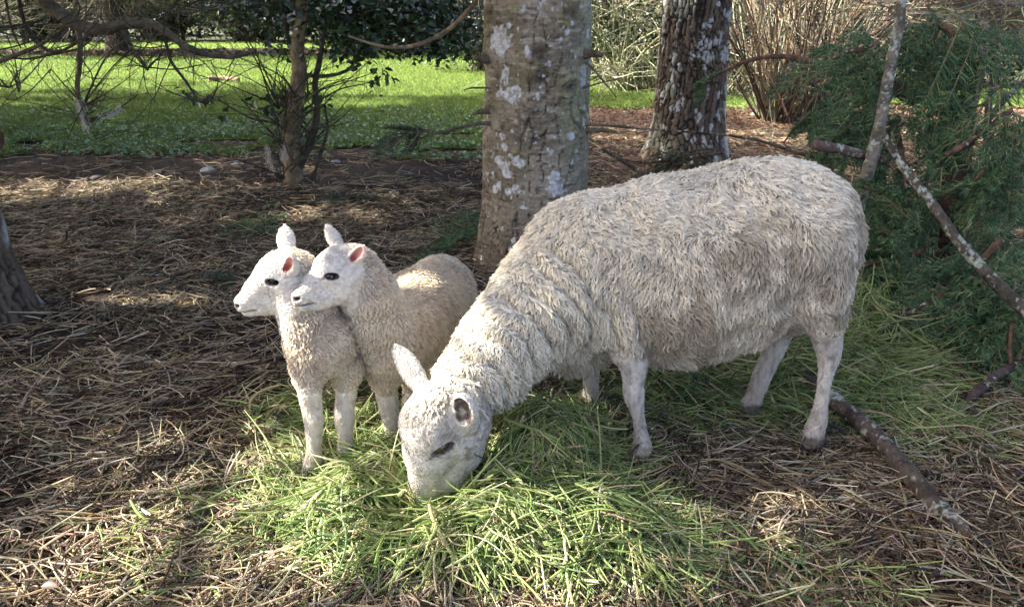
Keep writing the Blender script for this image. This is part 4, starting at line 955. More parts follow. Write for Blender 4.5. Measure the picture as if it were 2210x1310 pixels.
# ------------------------------------------------------------------ animals
M_skin = col_mat('animal_skin', rough=.75, bump=.35, bscale=260, spec=.2, var=.10, vscale=90)
M_wool = col_mat('wool_strand', rough=.9, spec=.04, trans=.2)
M_coat = col_mat('short_hair', rough=.8, spec=.08, trans=.15)
def eye_mat(name, iris):
    m, nt, b, out = new_mat(name)
    tc = nt.nodes.new('ShaderNodeTexCoord'); sep = nt.nodes.new('ShaderNodeSeparateXYZ')
    nt.links.new(tc.outputs['Object'], sep.inputs[0])
    # horizontal slot pupil on a brown iris: the object axes are x along the head, y dorsal, z outwards
    mp = nt.nodes.new('ShaderNodeMapping'); mp.inputs['Scale'].default_value = (1.0, 2.3, .0)
    nt.links.new(tc.outputs['Object'], mp.inputs[0])
    ln = nt.nodes.new('ShaderNodeVectorMath'); ln.operation = 'LENGTH'; nt.links.new(mp.outputs[0], ln.inputs[0])
    r = nt.nodes.new('ShaderNodeValToRGB'); nt.links.new(ln.outputs['Value'], r.inputs[0])
    r.color_ramp.elements[0].position = .42; r.color_ramp.elements[0].color = (.004, .004, .006, 1)
    r.color_ramp.elements[1].position = .5; r.color_ramp.elements[1].color = (*iris, 1)
    nt.links.new(r.outputs[0], b.inputs['Base Color'])
    b.inputs['Roughness'].default_value = .06; b.inputs['Specular IOR Level'].default_value = .6
    b.inputs['Coat Weight'].default_value = .6; b.inputs['Coat Roughness'].default_value = .03
    return m
M_eye_ewe = eye_mat('ewe_eye', (.085, .055, .032))
M_eye_lamb = eye_mat('lamb_eye', (.012, .009, .008))

def node(px, py, Y, rpx):
    p = at(px, py, Y); return (p, rpx * mpp(p))
class Head:
    """local frame of a head: u along poll -> nose, d dorsal, w to the animal's left; units of head length"""
    def __init__(s, poll, nose, lat, eu=.46, et=.7):
        s.o = np.asarray(poll, float); s.L = float(np.linalg.norm(nose - s.o))
        s.a = nrm(np.asarray(nose) - s.o); lat = np.asarray(lat, float)
        s.w = nrm(lat - s.a * np.dot(lat, s.a)); s.d = np.cross(s.a, s.w); s.eu = eu
        s.e1 = nrm(s.a + et * s.d); s.e2 = nrm(s.d - et * s.a)                        # long and short axis of the eye opening
    def p(s, u, d, w): return s.o + s.L * (u * s.a + d * s.d + w * s.w)
    def loc(s, P):
        q = (P - s.o) / s.L
        return q @ s.a, q @ s.d, q @ s.w
EYE = dict(d=.03, w=.185, r=.084)
MOUTH = [(1.0, -.105), (.93, -.13), (.80, -.185)]
def build_head(B, H, young, ears, slot):
    H.slot = slot + .008
    L = H.L; p = H.p; eu = H.eu
    B.ball(p(.14, -.06, 0), (.245 if young else .24) * L, .04)
    B.chain([(p(.30, -.01, 0), .225 * L), (p(.46, .0, 0), .19 * L), (p(.68, -.015, 0), (.142 if young else .128) * L), (p(.88, -.05, 0), (.112 if young else .102) * L)], .02)
    B.ball(p(.93, -.045, 0), .09 * L, .02)
    B.ball(p(.29, .055, 0) if young else p(.2, .04, 0), (.195 if young else .225) * L, .03)        # forehead
    for sgn in (1, -1):
        B.chain([(p(.20, -.27, .09 * sgn), .16 * L), (p(.46, -.26, .065 * sgn), .145 * L), (p(.70, -.215, .04 * sgn), .105 * L), (p(.90, -.165, .015 * sgn), .062 * L)], .022)
        B.ball(p(.30, -.14, .13 * sgn), .13 * L, .03)
        B.ball(p(eu - (.02 if young else .05), .075, .14 * sgn), (.08 if young else .108) * L, .022)                      # brow ridge
        B.ball(p(eu, EYE['d'], .15 * sgn), .098 * L, .012)                       # lids
        B.ball(p(.91, -.06, .05 * sgn), .055 * L, .015)                          # nostril wing
    ax0 = H.e1; ax1 = H.e2
    for sgn in (1, -1):
        B.ell(p(eu, EYE['d'] - .004, .245 * sgn), np.stack([ax0, ax1, H.w]), np.array([.098 if young else .088, slot, .062]) * L, .004, 's')
        nx = nrm(-.55 * H.a + .55 * H.w * sgn - .15 * H.d); ny = nrm(np.cross(nx, H.d)); nz = np.cross(nx, ny)
        B.ell(p(.98, -.005, .072 * sgn), np.stack([nx, ny, nz]), np.array([.06, .034, .020]) * L, .006, 's')
    for (u0, d0), (u1, d1) in zip(MOUTH[:-1], MOUTH[1:]):                        # slit of the mouth, through to both sides
        B.cone(p(u0, d0, 0), p(u1, d1, 0), .007 * L, .004 * L, .008, 's', (H.w, .06))
    ew = .66 if young else .80
    for base, axis, opening, ln, wd in ears:
        axis = nrm(axis); op = nrm(opening - axis * np.dot(opening, axis)); sd = np.cross(axis, op)
        base = np.asarray(base)
        A = np.stack([axis, sd, op])
        B.cone(base - axis * ln * .2, base + axis * ln * .15, wd * .72, wd * .66, .016)
        B.ell(base + axis * ln * .44, A, np.array([ln * .46, wd, wd * .62]), .008)
        B.cone(base + axis * ln * .45, base + axis * ln * .98, wd * .80, .004, .008, 'u', (op, 2.4))
        B.ell(base + axis * ln * .50 + op * wd * .55, A, np.array([ln * .42, wd * ew, wd * .82]), .004, 's')
def eye_objs(H, parent, mat):
    out = []
    for sgn in (1, -1):
        c = H.p(H.eu, EYE['d'] - .004, (.155 if mat is M_eye_lamb else .160) * sgn); r = EYE['r'] * H.L
        n = 14; V = [(0, 0, 1.0)]; F4, F3 = [], []
        for i in range(1, n):
            t = math.pi * i / n
            for j in range(20):
                f = 2 * math.pi * j / 20; V.append((math.sin(t) * math.cos(f), math.sin(t) * math.sin(f), math.cos(t)))
        V.append((0, 0, -1.0)); V = np.array(V); V[:, 2] += .12 * sstep(.85, 1, V[:, 2])
        for i in range(n - 2):
            for j in range(20):
                k = (j + 1) % 20; F4.append([1 + i * 20 + j, 1 + i * 20 + 20 + j, 1 + i * 20 + 20 + k, 1 + i * 20 + k])
        e = len(V) - 1
        for j in range(20):
            k = (j + 1) % 20; F3 += [[0, 1 + j, 1 + k], [e, 1 + (n - 2) * 20 + k, 1 + (n - 2) * 20 + j]]
        o = mesh('eye', V, [np.array(F4), np.array(F3)], mat)
        z = nrm(H.w * sgn + .12 * H.a + .1 * H.d); x = nrm(H.e1 - z * np.dot(H.e1, z)); y = np.cross(z, x)
        M = Matrix(((x[0], y[0], z[0], c[0]), (x[1], y[1], z[1], c[1]), (x[2], y[2], z[2], c[2]), (0, 0, 0, 1)))
        o.parent = parent; o.matrix_world = M @ Matrix.Scale(r, 4)
        out.append((o, M @ Matrix.Scale(r, 4)))
    return out
def capsule_d(P, a, b):
    ba = b - a; h = np.clip(((P - a) @ ba) / (ba @ ba), 0, 1)
    return np.linalg.norm(P - a - h[:, None] * ba, axis=1), h

def seg2(u, d, a, b):
    a = np.array(a); b = np.array(b); ba = b - a; q = np.stack([u, d], 1) - a
    h = np.clip(q @ ba / (ba @ ba), 0, 1); return np.linalg.norm(q - h[:, None] * ba, axis=1)
def ear_inside(P, ear, ew=.8):
    base, axis, opening, ln, wd = ear
    axis = nrm(axis); op = nrm(opening - axis * np.dot(opening, axis)); sd = np.cross(axis, op)
    q = P - (np.asarray(base) + axis * ln * .50 + op * wd * .55)
    return np.sqrt(((q @ axis) / (ln * .42)) ** 2 + ((q @ sd) / (wd * ew)) ** 2 + ((q @ op) / (wd * .82)) ** 2)
def eye_dist(P, H, sgn):
    q = P - H.p(H.eu, EYE['d'] - .004, .22 * sgn)
    return np.sqrt(((q @ H.e1) / (.106 * H.L)) ** 2 + ((q @ H.e2) / (H.slot * H.L)) ** 2 + ((q @ H.w) / (.09 * H.L)) ** 2)
def face_colours(H, P, C, white, old, ears):
    u, d, w = H.loc(P); aw = np.abs(w); eu = H.eu
    on_head = sstep(.60, .42, np.sqrt((d + .1) ** 2 + w ** 2)) * sstep(-.05, .08, u)
    C = mixc(C, white, on_head)
    if old:                                                                          # grey-brown smudges on poll, cheek and behind the eye
        sm = fbm(P * 42, 3, 77) * .6 + fbm(P * 130, 2, 78) * .4
        zone = sstep(.36, .10, u) * .55 + .8 * np.exp(-(((u - .36) / .16) ** 2 + ((d + .2) / .13) ** 2))
        C = mixc(C, (.33, .27, .21), np.clip(sstep(.40, .62, sm) * zone * on_head, 0, .9))
        C = mixc(C, (.08, .055, .045), sstep(.66, .74, fbm(P * 60, 2, 79)) * np.exp(-(((u - .32) / .13) ** 2 + ((d + .22) / .12) ** 2)) * .8)
    else:
        C = mixc(C, (.58, .53, .49), np.clip(sstep(.5, .7, fbm(P * 60, 2, 77)) * sstep(.45, .15, u) * sstep(-.05, .1, d) * on_head, 0, .55))
    nl = np.exp(-(((u - .99) / .05) ** 2 + ((d + .02) / .05) ** 2 + ((aw - .05) / .06) ** 2)) * 1.5
    C = mixc(C, (.20, .15, .15) if not old else (.24, .22, .22), np.clip(nl, 0, 1) * .85)
    hole = np.sqrt(((u - .955) / .06) ** 2 + ((d + .008) / .028) ** 2 + ((aw - .07) / .05) ** 2)
    C = mixc(C, (.035, .02, .02), sstep(1.25, .8, hole))
    bridge = np.exp(-(((u - .78) / .16) ** 2 + ((d - .10) / .07) ** 2 + (w / .10) ** 2))
    C = mixc(C, (.42, .37, .37), np.clip(bridge * .8 * (0.3 + fbm(P * 120, 2, 5)), 0, .75))
    C = C * (1 - .22 * on_head * sstep(.42, .66, .5 * fbm(P * 34, 3, 15) + .5 * fbm(P * 150, 2, 16)))[:, None]
    C = mixc(C, (.66, .53, .40), on_head * sstep(.45, .1, u) * sstep(-.1, -.3, d) * (.0 if old else .55))
    md = np.minimum(seg2(u, d, MOUTH[0], MOUTH[1]), seg2(u, d, MOUTH[1], MOUTH[2]))
    C = mixc(C, (.12, .08, .08), sstep(.020, .008, md) * sstep(.76, .86, u) * .85)
    for sgn in (1, -1):
        C = mixc(C, (.04, .028, .028), sstep(1.07, .97, eye_dist(P, H, sgn)) * (.8 if old else .9))
        t = P - (H.p(eu, EYE['d'] - .004, .17 * sgn) + H.L * (.10 * H.e1 - .03 * H.e2))                           # tear duct below the inner corner
        te = np.sqrt(((t @ nrm(H.e1 - .9 * H.e2)) / (.05 * H.L)) ** 2 + ((t @ nrm(H.e2 + .9 * H.e1)) / (.022 * H.L)) ** 2 + ((t @ H.w) / (.08 * H.L)) ** 2)
        C = mixc(C, (.15, .085, .07), sstep(1.1, .5, te) * .8)
    for e in ears:
        dd, _ = capsule_d(P, np.asarray(e[0]) + nrm(e[1]) * e[3] * .1, np.asarray(e[0]) + nrm(e[1]) * e[3])
        C = mixc(C, white, sstep(e[4] * 1.5, e[4] * 1.2, dd) * .9)
        q = ear_inside(P, e, .8 if old else .66)
        inner = (.06, .035, .028) if old else (.55, .27, .22)
        wgt = (sstep(1.2, 1.06, q) if not old else sstep(1.12, .99, q + .25 * (fbm(P * 90, 2, 8) - .5))) * ((.88 + .12 * sstep(.36, .56, fbm(P * 75, 2, 9))) if old else 1.0)
        C = mixc(C, inner, wgt * .95)
        if not old: C = mixc(C, (.24, .06, .05), wgt * sstep(.55, .1, ((P - np.asarray(e[0])) @ nrm(e[1])) / e[3]) * .85)
    return C, on_head

def finish_animal(name, B, H, h, colour, bare_caps, ears, old, label, seed, n_wool, n_coat, wool_len, wool_r, n_locks, white, disp):
    P, Q = B.skin(h); N = vert_normals(P, Q)
    u, d, w = H.loc(P); rr = np.sqrt(d ** 2 + w ** 2)
    rr = np.sqrt((d + .1) ** 2 + w ** 2)
    bare = sstep(-.06, .10 if old else .18, u + .12 * (fbm(P * 40, 2, 3) - .5) - np.clip(-d - .15, 0, 1) * (.25 if old else .9)) * sstep(.62, .5, rr)
    for base, axis, opening, ln, wd in ears:
        dd, _ = capsule_d(P, np.asarray(base) + nrm(axis) * ln * .1, np.asarray(base) + nrm(axis) * ln)
        bare = np.maximum(bare, sstep(wd * 1.5, wd * 1.15, dd))
    legm = np.zeros(len(P)); soft = np.zeros(len(P))
    for a, b, ra, rb in bare_caps:
        dd, hh = capsule_d(P, a, b)
        rr_ = ra + (rb - ra) * hh
        wob = .02 * (fbm(P * 30, 2, 8) - .5)
        soft = np.maximum(soft, sstep(2.9, 1.5, dd / rr_) * sstep(-.07, .0, a[2] - P[:, 2]))
        legm = np.maximum(legm, sstep(1.7, 1.4, (dd / rr_)) * sstep(-.015, .02, a[2] + wob - P[:, 2]))
    bare = np.maximum(bare, legm)
    woolly = 1 - bare
    P = P + N * (disp(P, N) * woolly)[:, None]
    N = vert_normals(P, Q)
    C = colour(P, N)
    C, on_head = face_colours(H, P, C, white, old, ears)
    # legs: pale hair, dirt towards the hoof
    leg = legm
    C = mixc(C, white * .97, leg)
    zt = P[:, 2] - np.minimum.reduce([b[2] for a, b, ra, rb in bare_caps])
    dirt = sstep(.24, .02, zt) * leg * (.35 + .9 * fbm(P * 45, 3, 21))
    C = mixc(C, (.30, .23, .165), np.clip(dirt * (.7 if old else .45), 0, .7))
    hoofm = sstep(.058, .048, zt + .012 * (fbm(P * 60, 2, 3) - .5)) * np.maximum(leg, sstep(.05, .03, zt))
    C = mixc(C, (.055, .045, .038), hoofm * (.92 if old else .8))
    if old:
        kn = leg * sstep(.50, .68, fbm(P * np.array([90, 90, 30]), 3, 31)) * .45
        C = mixc(C, (.25, .19, .15), kn)
    else:
        C = mixc(C, (.55, .44, .33), leg * sstep(.52, .66, fbm(P * 70, 2, 31)) * sstep(.03, .07, zt) * .5)
    body = mesh(name, P, Q, M_skin, None, C * np.where(woolly[:, None] > .5, .36 if old else .55, 1.0))  # skin darkened under the fleece: shade between locks put into the colour
    tag(body, label, 'sheep' if old else 'lamb')
    g = np.random.default_rng(seed)
    # fleece
    R, RN, (RC, RW, RL) = scatter(P, N, Q, np.clip(woolly, 0, 1) ** 2, n_wool, g, (C, woolly, wool_len(P) * (1 - .6 * soft)))
    flow = np.array([0.25, 0, -1.0])[None] + 1.1 * vnoise3(R * 9, 41) + .5 * vnoise3(R * 30, 51)
    ci = nearest_clump(R, n_locks)
    c2 = nearest_clump(R, n_locks // 5)
    ln = RL[:, 0] * (.65 + .7 * fbm(R * 14, 2, 88)) * np.clip(RW[:, 0], .25, 1) * (.75 + .5 * g.random(n_wool))
    K = fur(R, RN, flow, ln, (.40 if old else .75), 6, g, wave=.0055 if old else .0035, wfreq=7, clump=ci, clump_pull=.78 if old else .88, jitter=.18, droop=.15, clump2=c2, pull2=.12 if old else .12)
    lockv = g.random(n_wool)[ci]
    cc = RC * ((.74 + .42 * lockv ** .6 - .24 * (g.random(n_wool)[ci] < .22) if old else .66 + .46 * lockv ** .6) + .12 * (g.random(n_wool) - .5))[:, None]
    strands('fleece', K, wool_r * np.array([1.1, 1.0, .95, .85, .7, .35]), cc, M_wool, body)
    # short coat on face and legs, lying away from the nose and down the legs
    R, RN, (RC, RB, RU) = scatter(P, N, Q, np.clip(bare, 0, 1) ** 2, n_coat, g, (C, bare, u))
    lu, ld, lw = H.loc(R)
    hd = (sstep(.62, .5, np.sqrt(ld ** 2 + lw ** 2)) * sstep(-.05, .05, lu))[:, None]
    flow = hd * (-H.a[None] + .35 * vnoise3(R * 25, 61)) + (1 - hd) * (np.array([0, 0, -1.0])[None] + .35 * vnoise3(R * 30, 71))
    # keep hair out of eyes, mouth and nostrils
    keep = np.ones(len(R), bool)
    for sgn in (1, -1):
        keep &= eye_dist(R, H, sgn) > 1.1
        keep &= np.linalg.norm(R - H.p(.965, -.008, .07 * sgn), axis=1) > .05 * H.L
    for e in ears: keep &= (ear_inside(R, e, .8 if old else .66) > 1.16) | (g.random(len(R)) < .1)
    keep &= RC.mean(1) > .11
    R, RN, RC, flow, lu = R[keep], RN[keep], RC[keep], flow[keep], lu[keep]
    ln = (.0055 if old else .0055) * (.7 + .6 * g.random(len(R))) * np.where((lu > .25) & (hd[keep][:, 0] > .5), .55, 1.0)
    cl = nearest_clump(R, len(R) // 9)
    K = fur(R, RN, flow, ln * 1.25, .24, 4, g, clump=cl, clump_pull=.4, jitter=.2)
    strands('coat', K, (.00046 if old else .0004) * np.array([1.1, 1, .8, .4]), RC * ((.85 + .2 * g.random(len(R)))[cl] + .2 * (g.random(len(R)) - .5))[:, None], M_coat, body)
    # eyes and lashes
    for (eo, em), sgn in zip(eye_objs(H, body, M_eye_ewe if old else M_eye_lamb), (1, -1)):
        if old: continue
        n = 40; t = np.linspace(-1, 1, n)
        e1, e2 = H.e1, H.e2
        root = H.p(H.eu, EYE['d'], .228 * sgn)[None] + H.L * (.078 * t[:, None] * e1 + (.036 * np.sqrt(1 - .9 * t ** 2))[:, None] * e2 - .035 * (t ** 2)[:, None] * H.w * sgn)
        out = nrm(H.w * sgn * 1.0 + e2 * (.25 if not old else -.5) + e1 * .45 * t[:, None] + .12 * g.normal(size=(n, 3)))
        s = np.linspace(0, 1, 4)
        K = root[:, None] + ((.032 if old else .055) * H.L) * s[None, :, None] * out[:, None] - (.018 * H.L) * (s ** 2)[None, :, None] * e2
        lash = strands('eyelashes', K, .0005 * np.array([1.2, 1, .7, .3]), np.tile((.78, .75, .71) if old else (.03, .025, .025), (n, 1)), M_coat)
        lash.parent = eo; lash.matrix_parent_inverse = em.inverted()
    return body

# ---- the ewe, head down in the hay
def build_ewe():
    B = Body()
    fl = (np.array([0, 1.0, 0]), 1.08)
    T = 2.03
    B.chain([node(1292, 575, T, 158), node(1380, 585, T, 172), node(1470, 583, T + .01, 186), node(1570, 558, T + .02, 182), node(1655, 522, T + .03, 162), node(1692, 505, T + .04, 145)], .06, fl)
    B.ball(*node(1728, 508, T + .04, 102), .05)                                       # rump
    B.chain([node(1262, 590, T, 150), node(1200, 630, 1.96, 122), node(1135, 690, 1.88, 96), node(1068, 765, 1.79, 82), node(1010, 838, 1.71, 74)], .05)
    B.chain([node(1215, 690, 1.97, 95), node(1235, 735, 2.0, 70)], .06)               # brisket
    B.chain([node(1285, 560, 1.95, 95), node(1335, 690, 1.90, 62)], .035)             # near shoulder
    B.chain([node(1300, 590, 2.12, 90), node(1300, 700, 2.12, 60)], .04)
    B.chain([node(1722, 515, 1.97, 100), node(1758, 610, 1.95, 68), node(1776, 680, 1.96, 40)], .04)   # near thigh
    B.chain([node(1700, 540, 2.12, 100), node(1705, 650, 2.15, 55)], .04)
    legs = [
        [node(1350, 730, 1.895, 45), node(1366, 785, 1.88, 30), node(1367, 820, 1.875, 25), node(1368, 852, 1.87, 24), node(1376, 890, 1.868, 14.5), node(1382, 928, 1.865, 14.5), node(1386, 962, 1.858, 22), node(1378, 998, 1.85, 24), node(1380, 1013, 1.85, 24)],
        [node(1288, 735, 2.12, 42), node(1276, 790, 2.13, 20), node(1275, 822, 2.135, 18), node(1275, 848, 2.14, 18.5), node(1266, 876, 2.14, 22), node(1258, 888, 2.135, 20)],
        [node(1778, 680, 1.96, 40), node(1786, 738, 1.98, 29), node(1789, 768, 1.985, 26), node(1781, 815, 1.975, 16), node(1773, 865, 1.965, 14.5), node(1766, 905, 1.955, 20), node(1757, 932, 1.945, 23), node(1754, 952, 1.94, 22)],
        [node(1705, 655, 2.15, 50), node(1685, 715, 2.17, 26), node(1668, 760, 2.165, 25), node(1645, 810, 2.155, 22), node(1628, 855, 2.145, 21), node(1614, 885, 2.135, 25), node(1600, 903, 2.125, 22)]]
    legs = [L[:2] + [(p_, r_ * .86) for p_, r_ in L[2:]] for L in legs]
    for L in legs: B.leg(L, .02)
    nose = on(904, 1098, .045); poll = nose + np.array([.056, -.005, .290])
    H = Head(poll, nose, R_AX * .52 - U_AX * .24 - F_AX * .82, .285, 1.4)
    near_axis = nrm(-F_AX * .62 + R_AX * .42 + U_AX * .22); far_axis = nrm(-H.w * .55 + U_AX * .62 - R_AX * .32)
    near_axis = nrm(U_AX * .62 - F_AX * .72 - R_AX * .05)
    ears = [(at(1008, 905, H.p(.06, -.04, .19)[1]), near_axis, nrm(-F_AX * .55 - U_AX * .5 - R_AX * .5), .098, .031),
            (H.p(.02, .04, -.16), far_axis, nrm(F_AX * .9 - R_AX * .2), .152, .025)]
    build_head(B, H, False, ears, .047)
    for L in legs:                                                                     # two toes with a cleft
        c, r = L[-1]
        for sg in (-1, 1): B.cone(c + np.array([.004, sg * .011, .004]), c + np.array([-.028, sg * .011, -r + .014]), .017, .012, .006)
        B.ell(c + np.array([-.035, 0, -.012]), np.eye(3), np.array([.034, .0035, .03]), .003, 's')
    def colour(P, N):
        n1 = fbm(P * 5, 3, 2); n2 = fbm(P * 18, 3, 4)
        C = np.tile(np.array([.87, .79, .625]), (len(P), 1))
        side = sstep(.05, .3, P[:, 0]) * sstep(.75, .45, N[:, 2])
        dirt = np.clip(sstep(.46, .60, .6 * n1 + .4 * n2) * side + .35 * side * sstep(.45, .65, fbm(P * 40, 2, 44)), 0, 1)
        C = mixc(C, (.37, .30, .205), dirt * .68)
        C = mixc(C, (.48, .40, .27), sstep(.58, .72, fbm(P * 9, 2, 14)) * side * .45)   # yellowed patches
        C = mixc(C, (.42, .34, .27), sstep(.33, .22, P[:, 2]) * (.4 + .6 * n2) * .6)    # stained belly fringe
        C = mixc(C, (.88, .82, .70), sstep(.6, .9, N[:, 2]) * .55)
        return C
    ng = nrm(at(1010, 838, 1.71) - at(1262, 590, 2.03)); n0 = at(1262, 590, 2.03)
    def disp(P, N):
        q = (P - n0) @ ng
        fold = -np.abs(np.sin(q * 62 + 5 * fbm(P * 9, 2, 56))) ** 5 * sstep(.06, .14, q) * sstep(.40, .52, fbm(P * 8, 2, 57))
        return .022 * fold + .026 * (fbm(P * np.array([11, 11, 8]), 3, 6) - .5) + .010 * (fbm(P * 38, 2, 16) - .5)
    bare = []
    bare.append((legs[0][0][0] * .45 + legs[0][1][0] * .55, legs[0][1][0], legs[0][1][1] * 1.3, legs[0][1][1])); bare.append((legs[2][0][0] * .5 + legs[2][1][0] * .5, legs[2][1][0], legs[2][1][1] * 1.25, legs[2][1][1]))
    for L, k in zip(legs, (1, 1, 1, 1)):
        for i in range(k, len(L) - 1): bare.append((L[i][0], L[i + 1][0], L[i][1], L[i + 1][1]))
    zl = {}
    def wlen(P):
        return .0195 - .002 * sstep(.35, .05, P[:, 0]) + .008 * sstep(.36, .25, P[:, 2])
    white = np.array([.74, .69, .60])
    body = finish_animal('ewe', B, H, .005, colour, bare, ears, True, 'large shaggy off-white ewe grazing head down in the green hay', 3, 250000, 70000, wlen, .00062, 46000, white, disp)
    return body, H
ewe, ewe_head = build_ewe()

# ---- the lambs
def hind_leg(B, hip, gx, gy, fwd, s=1.0):
    g = np.array([gx, gy, .03]); f = np.array([fwd[0], fwd[1], 0])
    kn = hip + f * .06 + np.array([0, 0, -.11]); ho = g - f * .035 + np.array([0, 0, .115]); fe = g + np.array([0, 0, .03])
    L = [(hip, .062), (kn, .046), (ho, .021), ((ho + fe) / 2, .0165), (fe, .018), (g + f * .012, .021)]
    B.leg(L, .02); return L
def build_lamb(which):
    B = Body(); white = np.array([.80, .74, .635])
    if which == 'A':
        torso = [node(690, 742, 1.885, 66), node(720, 715, 2.02, 72), node(765, 690, 2.18, 72), node(798, 672, 2.33, 64)]
        neck = [node(690, 735, 1.885, 60), node(662, 690, 1.88, 50), node(645, 640, 1.885, 47), node(632, 600, 1.885, 44)]
        legs = [[node(668, 795, 1.85, 36), node(668, 838, 1.82, 28), node(673, 880, 1.81, 22.5), node(677, 912, 1.80, 19.5), node(678, 955, 1.795, 15.5), node(677, 988, 1.79, 18), node(670, 1012, 1.785, 20), node(667, 1026, 1.782, 19)],
                [node(748, 795, 1.905, 35), node(748, 838, 1.885, 25), node(744, 880, 1.87, 21.5), node(743, 905, 1.865, 20.5), node(745, 937, 1.855, 15.5), node(743, 970, 1.85, 16.5), node(738, 1000, 1.845, 19), node(736, 1012, 1.843, 18)]]
        poll, nose = at(641, 562, 1.885), at(509, 657, 1.865)
        white = np.array([.80, .745, .645])
    else:
        torso = [node(842, 742, 1.99, 74), node(872, 715, 2.08, 82), node(905, 680, 2.20, 84), node(950, 634, 2.36, 76)]
        neck = [node(842, 735, 1.99, 66), node(812, 685, 1.955, 60), node(792, 630, 1.93, 54), node(775, 590, 1.92, 48)]
        legs = [[node(832, 795, 1.985, 36), node(834, 845, 1.98, 26), node(841, 890, 1.975, 21), node(847, 925, 1.97, 16), node(850, 955, 1.968, 16.5), node(846, 975, 1.965, 18), node(844, 985, 1.963, 17)],
                [node(892, 785, 2.06, 34), node(890, 838, 2.075, 23), node(886, 878, 2.08, 19), node(885, 910, 2.08, 15), node(883, 935, 2.08, 16), node(880, 950, 2.078, 16)]]
        poll, nose = at(762, 552, 1.915), at(632, 645, 1.815)
    legs = [[L[0]] + [(p_, r_ * (.90 if i_ != 2 else .97)) for i_, (p_, r_) in enumerate(L[1:])] for L in legs]
    B.chain(torso, .05, (np.array([0, 0, 1.0]), .94)); B.chain(neck, .04)
    fwd = nrm((torso[0][0] - torso[-1][0])[:2]); lat2 = np.array([fwd[1], -fwd[0]])     # to the camera's side
    if np.dot(lat2, (0, -1)) < 0: lat2 = -lat2
    r = torso[-1][0]
    for sg in (1, -1):
        hip = r + np.array([*(lat2 * .048 * sg), -.03]); gp = r[:2] + lat2 * .055 * sg - fwd * (.02 if sg > 0 else -.06)
        legs.append(hind_leg(B, hip, gp[0], gp[1], fwd))
    # tail
    t0 = r - np.array([*fwd, 0]) * (torso[-1][1] * .8) + np.array([0, 0, .03])
    B.chain([(t0, .028), (t0 - np.array([*fwd * .04, .07]), .024), (t0 - np.array([*fwd * .04, .16]), .016)], .02)
    for L in legs[:2]: B.leg(L, .02)
    H = Head(poll, nose, R_AX * .25 - U_AX * .40 - F_AX * .88, .34 if which == 'A' else .46)
    near_axis = nrm(H.w * .75 - R_AX * .02 + U_AX * .55 - H.a * .25); far_axis = nrm(-H.w * .45 + U_AX * .9 - R_AX * (.12 if which == 'A' else .32))
    ears = [(H.p(.10, .03, .21), near_axis, nrm(H.a * .9 - F_AX * .45 - R_AX * .1), .058 if which == 'B' else .062, .0155 if which == 'B' else .0185),
            (H.p(.08, .10, -.15), far_axis, nrm(-F_AX * -.8 + H.a * .4), .082 if which == 'A' else .088, .021 if which == 'A' else .0175)]
    build_head(B, H, True, ears, .047)
    for L in legs:
        c, r_ = L[-1]; f3 = np.array([*nrm(np.array([-.8, -.35])), 0]); s3 = np.array([-f3[1], f3[0], 0])
        for sg in (-1, 1): B.cone(c + s3 * sg * .007, c + f3 * .022 + s3 * sg * .009 + np.array([0, 0, -r_ + .010]), .012, .008, .004)
        B.ell(c + f3 * .024 + np.array([0, 0, -.006]), np.stack([f3, s3, [0, 0, 1.0]]), np.array([.020, .0022, .02]), .003, 's')
    def colour(P, N):
        n1 = fbm(P * 9, 3, 2); n2 = fbm(P * 60, 2, 4)
        C = np.tile(np.array([.83, .72, .55]) * (.97 if which == 'A' else 1.04), (len(P), 1))
        C = mixc(C, (.64, .52, .40), sstep(.40, .68, .5 * n1 + .5 * n2) * .7)
        C = mixc(C, (.87, .79, .64), sstep(.55, .7, fbm(P * 14, 2, 24)) * .5)
        return C
    a_ = nrm(neck[-1][0] - neck[0][0])
    def disp(P, N):
        dn = np.minimum(capsule_d(P, neck[0][0], neck[-1][0])[0] / .10, 2)
        fold = -np.abs(np.sin(((P - neck[0][0]) @ a_) * 110 + 7 * fbm(P * 16, 2, 6))) ** 6 * sstep(1.5, .9, dn) * sstep(.4, .55, fbm(P * 13, 2, 46))
        return .010 * (fbm(P * 20, 2, 6) - .5) + .007 * fold + .007 * (fbm(P * 110, 2, 26) - .5)
    bare = []
    for L in legs:
        for i in range(1, len(L) - 1): bare.append((L[i][0], L[i + 1][0], L[i][1] * 1.1, L[i + 1][1]))
    lab = ('white lamb at the far left, its neck behind the other lamb\'s muzzle' if which == 'A' else 'white lamb with woolly beige back standing nearest the grazing ewe\'s neck')
    return finish_animal('lamb', B, H, .0038, colour, bare, ears, False, lab, 5 if which == 'A' else 6, 120000, 40000, lambda P: np.full(len(P), .0095), .00045, 15000, white, disp), H
lamb_a, lamb_a_head = build_lamb('A')
lamb_b, lamb_b_head = build_lamb('B')

